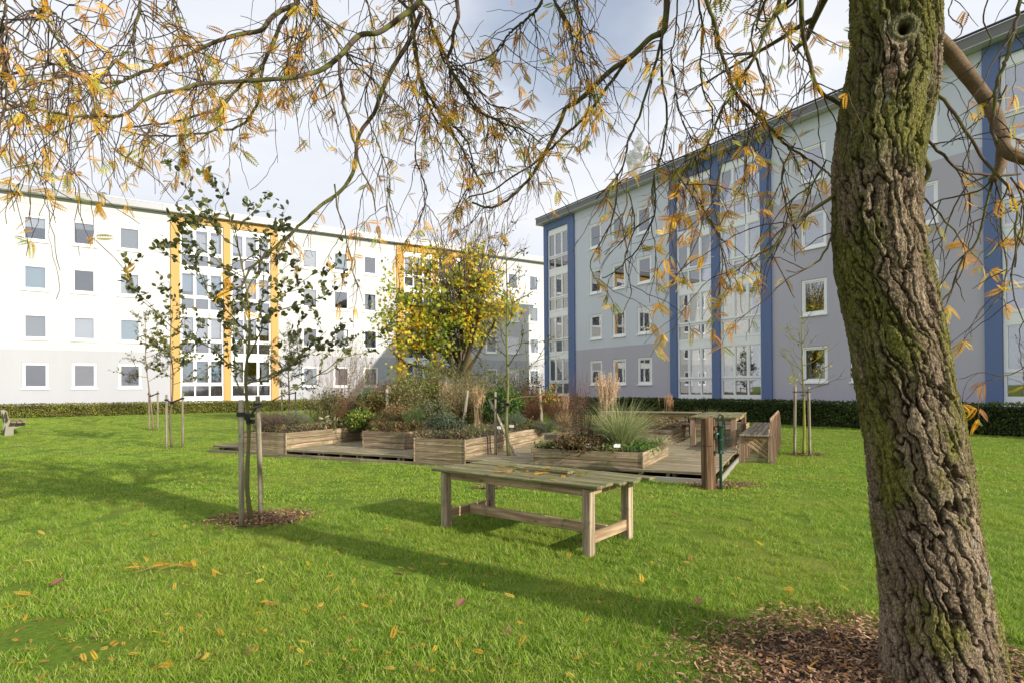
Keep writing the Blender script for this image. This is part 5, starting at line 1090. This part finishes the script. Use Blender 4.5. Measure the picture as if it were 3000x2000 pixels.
T(zm((590, 0), (600, 150), (550, 330), (545, 450), (540, 600)), 4.0, 4.1, 5, 3)
T(zr((310, 0), (320, 110), (290, 200), (280, 300), (250, 400), (300, 520), (370, 620), (430, 720), (540, 770), (660, 830), (740, 850), (860, 940)), 4.4, 4.6, 12, 4)
T(zr((870, 0), (800, 100), (700, 180), (640, 240), (600, 300), (520, 370), (450, 400), (330, 430), (240, 440)), 4.2, 4.4, 8, 3)
T(zr((100, 40), (160, 200), (200, 330), (230, 410), (340, 470), (430, 570), (520, 680), (620, 720), (700, 820)), 4.5, 4.7, 6, 3)
T(zr((10, 100), (40, 300), (70, 500), (110, 600), (170, 700), (260, 800), (350, 896)) + [(1375, 430), (1385, 500), (1370, 560)], 4.3, 4.6, 9, 4)
T(zr((950, 0), (1020, 130), (1060, 220), (1080, 330), (1100, 450), (1130, 560)), 4.0, 4.1, 8, 4)
T(zr((1080, 0), (1110, 120), (1140, 230), (1180, 340), (1195, 450)), 3.9, 4.0, 7, 4)
T([(980, 540), (987, 600), (997, 638), (1013, 669), (1018, 722), (1031, 758), (1033, 799), (1048, 832), (1055, 842)], 4.2, 4.3, 5, 3, 0, 1., 1.2)
T(zv((970, -200), (970, 0), (940, 250), (880, 420), (800, 560), (720, 700), (660, 830), (690, 950), (760, 1050), (830, 1100)), 4.3, 4.3, 4, 2.5, 0, .8, .6)
T(zv((1090, -150), (1080, 170), (1010, 350), (990, 520), (930, 620), (830, 735)), 4.0, 4.0, 4.5, 3, 0, .8, .6)
T(z4((620, 0), (640, 160), (650, 330), (680, 500), (700, 640), (660, 800)), 4.4, 4.5, 5, 3); T(z4((1250, 0), (1240, 200), (1210, 350), (1230, 520), (1260, 700), (1340, 880)), 4.0, 4.1, 5, 3)
T([(1200, 30), (1195, 200), (1230, 330), (1215, 450), (1250, 560), (1230, 640)], 4.6, 4.8, 5, 3); T([(1080, 20), (1100, 160), (1070, 300), (1110, 430), (1140, 520), (1130, 620)], 4.3, 4.3, 5, 3)
T([(2230, 0), (2200, 120), (2240, 250), (2210, 380), (2180, 480), (2200, 620)], 3.6, 3.6, 6, 3, 1, 1., 1.5); T([(2420, 470), (2380, 540), (2320, 590), (2300, 680), (2260, 760)], 3.6, 3.7, 5, 3, 0, 1.2, 2.4); T([(2330, 420), (2290, 500), (2300, 600), (2340, 700)], 3.7, 3.8, 4, 3, 0, 1.2, 2.4); T([(1960, 430), (1990, 520), (2050, 600), (2100, 680), (2120, 760), (2140, 850)], 3.9, 3.8, 5, 3, 0, 1.2, 2.2)
T([(2120, 440), (2100, 560), (2060, 640), (2040, 720), (1990, 800), (1960, 840)], 3.8, 3.8, 5, 3, 0, 1.2, 2.2); T([(1840, 560), (1860, 660), (1830, 760), (1850, 850), (1820, 930)], 4.1, 4.1, 4, 2.5, 0, 1., 1.4)
# right of the trunk
T([(2725, 95), (2777, 147), (2812, 192), (2848, 237), (2884, 286), (2911, 330), (2928, 375), (2940, 430), (2965, 455), (3010, 470), (3100, 500)], 3.5, 3.2, 44, 30, 0, 0., 0.)
T([(2940, 430), (2930, 490), (2908, 530)], 3.4, 3.35, 34, 22, 0, .2, .2)
T([(2986, 0), (2973, 80), (2951, 170), (2928, 214), (2915, 277), (2910, 340), (2906, 384), (2925, 420)], 3.1, 3.2, 11, 9, 1, .8, .6)
T([(2715, 262), (2768, 299), (2803, 344), (2839, 397), (2868, 449), (2908, 498), (2953, 547), (2970, 592), (2979, 632), (2973, 677), (2977, 739), (2973, 784)], 3.4, 3.1, 11, 5, 0)
T([(2711, 380), (2700, 445), (2720, 489), (2716, 520), (2675, 590)], 3.4, 3.4, 17, 13, 0, .2, .1)
T([(2715, 410), (2756, 449), (2792, 485), (2832, 507), (2908, 516), (2990, 510)], 3.5, 3.6, 9, 7, 0, 1., 1.6)
T([(2912, 520), (2890, 596), (2881, 650), (2859, 712), (2823, 752), (2805, 800), (2787, 850), (2750, 890)], 3.4, 3.5, 8, 4, 0, 1., 1.)
T([(2690, 574), (2716, 588), (2747, 619), (2779, 659), (2805, 686), (2830, 740)], 3.5, 3.6, 7, 3, 0, 1., 1.5)
T([(2905, 525), (2870, 560), (2800, 575), (2730, 600), (2700, 650)], 3.4, 3.5, 6, 3, 0, 1., 1.6)
T([(2915, 525), (2935, 600), (2930, 680), (2950, 760), (2940, 850), (2900, 900)], 3.4, 3.3, 6, 3, 0, 1., 1.)
T([(2960, 520), (3000, 600), (2990, 700), (2960, 800), (2980, 900), (3010, 960)], 3.2, 3.1, 6, 3, 0, 1., .8)
T([(2910, 515), (2840, 540), (2790, 620), (2760, 700), (2720, 760)], 3.6, 3.8, 6, 3, 0, 1., 1.3); T([(2950, 250), (2900, 330), (2820, 390), (2760, 430)], 3.6, 3.9, 5, 3, 0, 1., 1.6)
T([(3020, 560), (2960, 620), (2880, 640), (2810, 680), (2770, 760)], 3.7, 3.9, 6, 3, 0, 1., 1.5); T([(3040, 1050), (2950, 1100), (2880, 1090), (2810, 1110)], 3.3, 3.5, 3.5, 2, 0, 1., .9)
T([(2800, -20), (2780, 40), (2820, 90), (2760, 140)], 3.2, 3.3, 4, 3, 0, .8, .8); T([(2900, -20), (2880, 60), (2900, 120), (2860, 200)], 3.0, 3.1, 5, 3, 0, .8, .6)

def zig(p, d, L, r, lev, tw, lfp, grav=.10, lfprob=1.):
    """weeping zigzag twig of a locust"""
    n = max(4, int(L / .045)); P = [np.array(p, float)]; d = unit(d); ax = unit(np.cross(d, rand_dirs(1)[0]))
    for i in range(n):
        d = unit(d + ax * (.22 if i % 2 else -.22) + rng.normal(0, .13, 3) + np.array([0, 0, -grav])); P.append(P[-1] + d * L / n)
    P = np.array(P); rad_ = np.linspace(r, max(.0014, r * .45), n + 1); rad_[1::2] *= 1.25
    tw.append((P, rad_))
    for i in range(1, n):
        if lev > 0 and rng.random() < .13: zig(P[i], unit(P[i + 1] - P[i - 1]) + rand_dirs(1)[0] * .8, L * rng.uniform(.3, .6), r * .6, lev - 1, tw, lfp, grav, lfprob)
    k = rng.poisson(lfprob * 1.15 * L / .3)
    for q in range(k): i = rng.integers(max(1, n // 3), n + 1); lfp.append((P[i], d))
leafpos = []
for (pts, d0, d1, w0, w1, ext, den, lf) in TR:
    n = len(pts); dd = np.linspace(d0, d1, n) + np.cumsum(rng.normal(0, .02, n)); P = [D(x, y, q) for (x, y), q in zip(pts, dd)]
    rr_ = np.linspace(w0, w1, n) / F * dd / 2
    if ext:
        s_ = P[0]; h_ = HUB + np.array([rng.normal(0, .15), rng.normal(0, .15), rng.uniform(-.3, .5)]); mid = (s_ + h_) / 2 + np.array([0, 0, .55 + .18 * np.linalg.norm(s_ - h_)]); m2 = s_ + (s_ - P[1]) * .6 + (0, 0, .25)
        P = [h_, h_ * .6 + mid * .4 + (0, 0, .2), mid, m2] + P; rr_ = np.concatenate([[max(.05, rr_[0] * 3), rr_[0] * 2.4, rr_[0] * 1.6, rr_[0] * 1.15], rr_])
    P = np.array(P); ns = max(12, int(sum(np.linalg.norm(np.diff(P, axis=0), axis=1)) / .05)); Q = crv(P, ns); rq = np.interp(np.linspace(0, 1, ns), np.linspace(0, 1, len(rr_)), rr_)
    Q[1:-1] += rng.normal(0, .0028, (ns - 2, 3)) * (rq[1:-1, None] < .012); rq = rq * (1 + .10 * rng.random(ns) * (rng.random(ns) < .35))
    thick = w0 > 25; C = limbcol(ns, .12 if thick else .38); 
    if thick: C = np.array([.17, .115, .07]) * rng.uniform(.8, 1.15, (ns, 1))
    m = MB(); m.tube(w2l(Q), rq, 12 if thick else (8 if w0 > 10 else 6), C); b_ = m.build('branch', 'bark' if thick else 'twig', tree, True)
    tw, lfp = [], []; Ls = np.linalg.norm(np.diff(Q, axis=0), axis=1).sum(); nt_ = int(Ls / .17 * den); f_lo = .25 if ext else 0.04
    for k in range(nt_):
        f = rng.uniform(f_lo, 1); i = min(int(f * (ns - 1)), ns - 2); t_ = unit(Q[i + 1] - Q[i]); s_ = rand_dirs(1)[0]; s_[1] *= .8; zig(Q[i], t_ * .6 + s_ * .9 + (0, 0, -.35), rng.uniform(.15, .70), min(.0036, rq[i] * .7), 1, tw, lfp, .085, lf * .8)
    if tw:
        m = MB()
        for Pt, rt2 in tw: m.tube(w2l(Pt), rt2, 3 if rt2[0] < .002 else 4, np.array([.075, .048, .038]) * rng.uniform(.7, 1.3) + np.array([.01, .015, 0]) * rng.random(), cap=False)
        m.build('twigs', 'twig', b_, kind='stuff')
    leafpos += lfp
# upper crown, above the picture, that shades the lawn
tips, paths = [], []; m = MB()
for k in range(13):
    a = k * 2 * np.pi / 13 + rng.normal(0, .2); grow(m, w2l(HUB) + (0, 0, .1), (math.cos(a), math.sin(a), rng.uniform(.35, 1.3)), rng.uniform(2.2, 3.4), .075, 3, (.10, .08, .05), tips, 10, .12, (3, 5), .02, .0, .5, .6, 5, .8, paths)
m.build('crown_branch', 'twig', tree); LP = []
for p, l in paths:
    if l <= 1: 
        for q in range(3): LP.append(p[rng.integers(2, len(p))])
LP = np.array(LP); LP = LP[rng.random(len(LP)) < .16]; LP = LP[LP[:, 2] + tb[2] > 4.2 + .0 * LP[:, 1]]
keep = []
for p in LP:
    wv = p + tb; v = wv - np.array([0, 0, EYE]); 
    keep.append(True)
LP = np.concatenate([LP, LP + rng.normal(0, .12, LP.shape)]); n = len(LP); m = MB()
m.leaves(LP, rand_dirs(n) + (0, 0, -.6), rand_dirs(n) + (0, 0, .4), rng.uniform(.10, .18, n), *PIN[1], pick(YEL, n, .2)); m.build('crown_foliage', 'leaf', tree, kind='stuff')
# hanging leaves: the 300 that show largest as parts, the rest joined
LEAFC = [(.86, .48, .035), (.78, .42, .03), (.88, .60, .06), (.62, .28, .035), (.50, .46, .06), (.42, .19, .07), (.28, .33, .05)]
lw_ = [.25, .2, .17, .12, .1, .08, .08]
_k = rng.random(len(leafpos)) < .50; leafpos = [q for q, c in zip(leafpos, _k) if c]; _r = rng.integers(2, 5, len(leafpos)); pos = np.repeat(np.array([p for p, d in leafpos]), _r, 0); dr = np.repeat(np.array([d for p, d in leafpos]), _r, 0); nL = len(pos); pos = pos + rng.normal(0, .006, pos.shape)
gone = rng.random(nL) < 0; dist = np.linalg.norm(pos - np.array([0, 0, EYE]), axis=1); scx = 1500 + F * pos[:, 0] / np.maximum(pos[:, 1], .1); scy = CY - F * (pos[:, 2] - EYE) / np.maximum(pos[:, 1], .1)
inv_ = (scx > 0) & (scx < 3000) & (scy > 0) & (pos[:, 1] > .5); size = rng.uniform(.05, .108, nL) * np.clip(pos[:, 1] / 3.5, .6, 1.15); score = np.where(inv_, size / dist, 0); big = np.argsort(-score)[:300]
leafm = []
for k in range(9):
    tv, tf = PIN[k % 3]; c = LEAFC[k % 7]; m = MB(); tv2 = tv.copy(); tv2[:, 2] -= .10 * tv2[:, 0] ** 2; m.add(tv2, tf, jit(c, .1)); o = m.build('leaf', 'leaf', tree); leafm.append(o.data); bpy.data.objects.remove(o)
dirs = dr * .3 + rand_dirs(nL) * 1.0 + (0, 0, -.55); nrm = rand_dirs(nL) * .9 + (0, 0, .6)
wi = rng.choice(9, nL, p=np.array([.16, .14, .14, .12, .10, .08, .08, .09, .09]) / 1.0)
for i in big:
    x = Vector(unit(dirs[i])); z = Vector(nrm[i]); y = z.cross(x).normalized(); z = x.cross(y); M_ = Matrix((x, y, z)).transposed().to_4x4() @ Matrix.Scale(size[i], 4); M_.translation = Vector(w2l(pos[i]))
    o = obj('leaf', leafm[wi[i]], tree); o.matrix_local = M_
rest = np.setdiff1d(np.arange(nL), big); m = MB()
for k in range(3):
    q = rest[k::3]; tv, tf = PIN[k]; tv = tv.copy(); tv[:, 2] -= .10 * tv[:, 0] ** 2; m.leaves(w2l(pos[q]), dirs[q], nrm[q], size[q], tv, tf, pick(LEAFC, len(q), .2, lw_))
m.build('leaves', 'leaf', tree, kind='stuff'); print('LEAVES', nL)
# plastic bag caught in the branches
bgp = D(1862, 455, 4.15); bag = thing('plastic_bag', 'crumpled translucent white plastic bag caught in the hanging branches', 'plastic bag', bgp)
m, nt, p, o = newmat('bag_film'); tr = N(nt, 'ShaderNodeBsdfTransparent'); ms = N(nt, 'ShaderNodeMixShader'); tcn = N(nt, 'ShaderNodeTexCoord'); f = noise(nt, tcn.outputs['Object'], 22, 5, .6); LK(nt, mrange(nt, f, .35, .65, .25, .75), ms.inputs[0])
p.inputs['Base Color'].default_value = (.93, .93, .95, 1); p.inputs['Roughness'].default_value = .3; bump(nt, p, f, .9, .02); LK(nt, tr.outputs[0], ms.inputs[1]); LK(nt, p.outputs[0], ms.inputs[2]); LK(nt, ms.outputs[0], o.inputs['Surface'])
a = np.linspace(0, 2 * np.pi, 31)[:-1]; m = MB()
for (ox, oz, rx, rz_, sd) in ((.0, -.075, .062, .088, 1), (.012, .035, .036, .062, 5), (.03, .10, .024, .06, 9), (-.035, -.02, .03, .05, 14)):
    V = []
    for q in np.linspace(0, np.pi, 19):
        r = math.sin(q) + .02; n3 = fbm(a * 1.4 + sd, a * 0 + q * 2.2, sd, 3, None); n3[-4:] = n3[-4:] * [.8, .6, .4, .2] + n3[0] * np.array([.2, .4, .6, .8]); k_2 = .55 + .95 * n3
        V.append(np.stack([ox + rx * r * k_2 * np.cos(a) + .012 * math.sin(q * 5 + sd), rx * .7 * r * k_2 * np.sin(a), oz - rz_ * math.cos(q) + .018 * (n3 - .4) + 0 * a], 1))
    i = np.arange(18)[:, None] * 30; j = np.arange(30)[None]; m.add(np.concatenate(V), np.stack([i + j, i + (j + 1) % 30, i + 30 + (j + 1) % 30, i + 30 + j], -1).reshape(-1, 4))
m.build('film', 'bag_film', bag, False)
mulch('wide patch of bark mulch around the foot of the big locust tree', (2.25, 3.4, 0), 1.0, 14000, MC, .95)

# ------------------------------------------------------------------ lawn blades and fallen leaves
def tuft(name, n, r, h, w, cols, lean=.5):
    b = disc(n, r); b[:, 2] = -.01; dr = disc(n, 1.) * lean + (0, 0, 1); m = MB()
    blade(m, b, dr, h * rng.uniform(.45, 1.1, n), w * rng.uniform(.7, 1.3, n), rng.uniform(.05, .7, n), pick(cols, n, .25), seg=3)
    o = m.build(name, 'blade'); COL.objects.unlink(o); return o
GC = [(.21, .36, .025), (.26, .41, .035), (.14, .27, .018), (.32, .45, .05), (.42, .44, .13)]
tc_ = bpy.data.collections.new('tufts')
for k in range(7): tc_.objects.link(tuft('tuft', 42, .075, [.078, .062, .095, .055, .07, .085, .06][k], .0042, GC, [.5, .8, .5, .9, .6, .5, .7][k]))
tf_ = bpy.data.collections.new('far_tufts')
for k in range(4): tf_.objects.link(tuft('far_tuft', 60, .17, .055, .0085, GC, .6))
def scatter(name, pts, rot, scl, coll, **kw):
    me = bpy.data.meshes.new(name); me.vertices.add(len(pts)); me.vertices.foreach_set('co', pts.ravel().astype(np.float32))
    for nm, dt, v in (('rot', 'FLOAT_VECTOR', rot), ('scl', 'FLOAT', scl)):
        a = me.attributes.new(nm, dt, 'POINT'); a.data.foreach_set('vector' if dt == 'FLOAT_VECTOR' else 'value', v.ravel().astype(np.float32))
    o = obj(name, me, None, **kw); ng = bpy.data.node_groups.new(name, 'GeometryNodeTree')
    ng.interface.new_socket('Geometry', in_out='INPUT', socket_type='NodeSocketGeometry'); ng.interface.new_socket('Geometry', in_out='OUTPUT', socket_type='NodeSocketGeometry')
    gi, go = ng.nodes.new('NodeGroupInput'), ng.nodes.new('NodeGroupOutput'); ci = ng.nodes.new('GeometryNodeCollectionInfo'); ci.inputs[0].default_value = coll; ci.inputs[1].default_value = True; ci.inputs[2].default_value = True
    ip = ng.nodes.new('GeometryNodeInstanceOnPoints'); ip.inputs['Pick Instance'].default_value = True
    for nm, dt, sk in (('rot', 'FLOAT_VECTOR', 'Rotation'), ('scl', 'FLOAT', 'Scale')):
        a = ng.nodes.new('GeometryNodeInputNamedAttribute'); a.data_type = dt; a.inputs[0].default_value = nm; ng.links.new(a.outputs[0], ip.inputs[sk])
    ng.links.new(gi.outputs[0], ip.inputs['Points']); ng.links.new(ci.outputs[0], ip.inputs['Instance']); ng.links.new(ip.outputs[0], go.inputs[0])
    md = o.modifiers.new('scatter', 'NODES'); md.node_group = ng; return o
def lawn_pts(y0, y1, dens, x_pad=1.2):
    n = int((y1 - y0) * (2 * .92 * y1 + 2 * x_pad) * dens); y = rng.uniform(y0, y1, n); x = rng.uniform(-1, 1, n) * (.92 * y1 + x_pad); k = np.abs(x) < .92 * y + x_pad; x, y = x[k], y[k]
    d = np.stack([x, y], 1) - DO; a = d @ E1; b = d @ E2; ok = ~((a > -.06) & (a < 13.48) & (b > -.06) & (b < 8.0))
    l = math.cos(AL) * x + math.sin(AL) * y; r = math.cos(AR) * x + math.sin(AR) * y; ok &= (l < DL - 1.6) & (r < DR - 1.5)
    for cx_, cy_2, rd, sq in MUL: ok &= np.hypot((x - cx_) / rd, (y - cy_2) / (rd * sq)) > .58 + .45 * vn(x * 3.5, y * 3.5, 5) + .30 * rng.random(len(x))
    return np.stack([x[ok], y[ok], TZ(x[ok], y[ok])], 1)
n1_, n2_ = G(735, 1524), G(2355, 1331)
MUL = [(n1_[0] + .12, n1_[1] + .12, .62, .8), (n2_[0] + .1, n2_[1], .45, .7), (2.25, 3.4, 1.1, .95), (AB(-.12, -.05)[0], AB(-.12, -.05)[1], .62, .55), (G(1430, 1428)[0], G(1430, 1428)[1], .22, .6)]
def put(name, P, lo, hi, coll, label, tilt=.12):
    n = len(P); ht = .75 + .6 * vn(P[:, 0] * 1.6, P[:, 1] * 1.6, 12) ; thin = vn(P[:, 0] * 2.7 + 50, P[:, 1] * 2.7, 14) ; k = thin > .20; P, ht = P[k], ht[k]; n = len(P)
    rot = np.stack([rng.normal(0, tilt, n), rng.normal(0, tilt, n), rng.uniform(0, 6.28, n)], 1); scatter(name, P, rot, ht * rng.uniform(lo, hi, n), coll, kind='stuff', label=label)
put('grass', np.concatenate([lawn_pts(2.2, 5, 300), lawn_pts(5, 9, 190)]), .75, 1.2, tc_, 'short green grass blades of the near lawn')
put('grass', np.concatenate([lawn_pts(9, 16, 46), lawn_pts(16, 30, 20), lawn_pts(30, 52, 7)]), .8, 1.25, tf_, 'short green grass blades of the far lawn')
# fallen leaves: the nearest as single things
FC = [(.78, .45, .05), (.72, .36, .04), (.80, .52, .09), (.50, .25, .07), (.30, .15, .07)]
fm = []
for k in range(8):
    tv, tf = PIN[k % 3]; tv = tv.copy(); tv[:, 2] = .12 * np.sin(tv[:, 0] * 3 + k) * (.5) + tv[:, 1] * rng.uniform(-.3, .3) + .05; m = MB(); m.add(tv, tf, jit(FC[k % 5], .1)); o = m.build('fallen_leaf', 'leaf'); fm.append(o.data); bpy.data.objects.remove(o)
def fall_px(n, ymin, ymax):
    out_ = []
    while len(out_) < n:
        px, py = rng.uniform(0, 2700), ymin + (ymax - ymin) * rng.random() ** .8
        if rng.random() > (1.0 if px < 1300 else .45): continue
        g = G(px, py); a, b = inv(g[0], g[1])
        if -.1 < a < 13.5 and -.1 < b < 8: continue
        if px > 2500 and py > 1450: continue
        out_.append(g)
    return out_
FL = fall_px(150, 1440, 1995)
def where(g):
    x = 1500 + F * g[0] / g[1]; y = CY + F * EYE / g[1]
    side = ('at far left', 'left of mulch', 'below sapling', 'left of table', 'by left table legs', 'before table', 'right of table', 'near big tree')[min(7, int(x / 340))]
    dep = ('level with mulch', 'just before mulch level', 'mid foreground', 'near bottom edge', 'at bottom edge')[min(4, max(0, int((y - 1440) / 112)))]
    return side + ', ' + dep
for g in FL:
    ci_ = int(rng.integers(0, 8)); sz = rng.uniform(.05, .12)
    o = obj('fallen_leaf', fm[ci_], None, (g[0], g[1], g[2] + rng.uniform(.035, .06)), (rng.normal(0, .35), rng.normal(0, .35), rng.uniform(0, 6.28)), label=('small ' if sz < .085 else 'large ') + ('golden', 'orange', 'pale yellow', 'ochre', 'brown')[ci_ % 5] + ' leaf ' + where(g), category='leaf', group='fallen yellow leaves on the lawn'); o.scale = (sz,) * 3
_d = {}
for o in [q for q in COL.objects if q.get('group') == 'fallen yellow leaves on the lawn']: _d.setdefault(o['label'], []).append(o)
for l_, os_ in _d.items():
    if len(os_) > 1:
        os_.sort(key=lambda q: q.location.x / q.location.y)
        for k, q in enumerate(os_): q['label'] = l_ + ', ' + (('left', 'right')[k] + ' of two' if len(os_) == 2 else ('leftmost', 'second', 'third', 'fourth', 'fifth')[min(k, 4)] + ' of ' + ('three' if len(os_) == 3 else 'several'))
m = MB(); Pg = np.array(fall_px(520, 1300, 1990)); n = len(Pg); Pg[:, 2] += rng.uniform(.03, .055, n); dr = rand_dirs(n); dr[:, 2] *= .3
m.leaves(Pg, dr, rand_dirs(n) * .5 + (0, 0, 1), rng.uniform(.03, .07, n), *PIN[0], pick(FC, n, .2)); m.build('leaf_litter', 'leaf', kind='stuff', label='small scattered leaflets over the lawn')
g = G(480, 1680); sp_ = thing('fallen_twig', 'fallen twig with a fan of bright yellow leaves on the left of the lawn', 'twig', g, R(10)); m = MB()
m.tube(crv([(-.22, -.06, .05), (0, 0, .09), (.16, .03, .06), (.25, .0, .05)], 12), .004, 5, (.28, .17, .09)); m.tube(crv([(0, 0, .09), (.03, -.02, .13), (.05, -.0, .16)], 5), .003, 5, (.28, .17, .09)); m.build('stem', 'twig', sp_)
for k in range(10): cached(('spl', k % 4), lambda: MB().add(PIN[k % 3][0], PIN[k % 3][1], FC[k % 3]), 'leaf', 'leaf', sp_, (rng.uniform(-.2, .22), rng.uniform(-.05, .05), rng.uniform(.06, .11)), (rng.normal(0, .5), rng.normal(0, .3), rng.uniform(-.9, .9) + (0 if k % 2 else 3.1))).scale = (rng.uniform(.09, .15),) * 3
for px, py, lb_ in ((150, 1730, 'at the left edge of the lawn'), (1260, 1840, 'below and left of the front table'), (1985, 1520, 'on the grass right of the front table'), (1180, 1700, 'in the long trunk shadow left of the table'), (2050, 1790, 'near the mulch of the big tree'), (1340, 1795, 'in front of the table, below the trunk shadow')):
    g = G(px, py); o = thing('dead_leaf', 'curled brown dead leaf ' + lb_, 'leaf', g + (0, 0, .05), rng.uniform(0, 6), 'curled brown dead leaves'); v = np.array(OVR[0]); v[:, 2] += .9 * v[:, 1] ** 2 + .2 * v[:, 0] ** 2; o2 = MB().add(v, OVR[1], jit((.20, .10, .06), .2)).build('blade', 'leaf_matt', o); o2.scale = (.10,) * 3; o2.rotation_euler = (.3, -.2, 0)
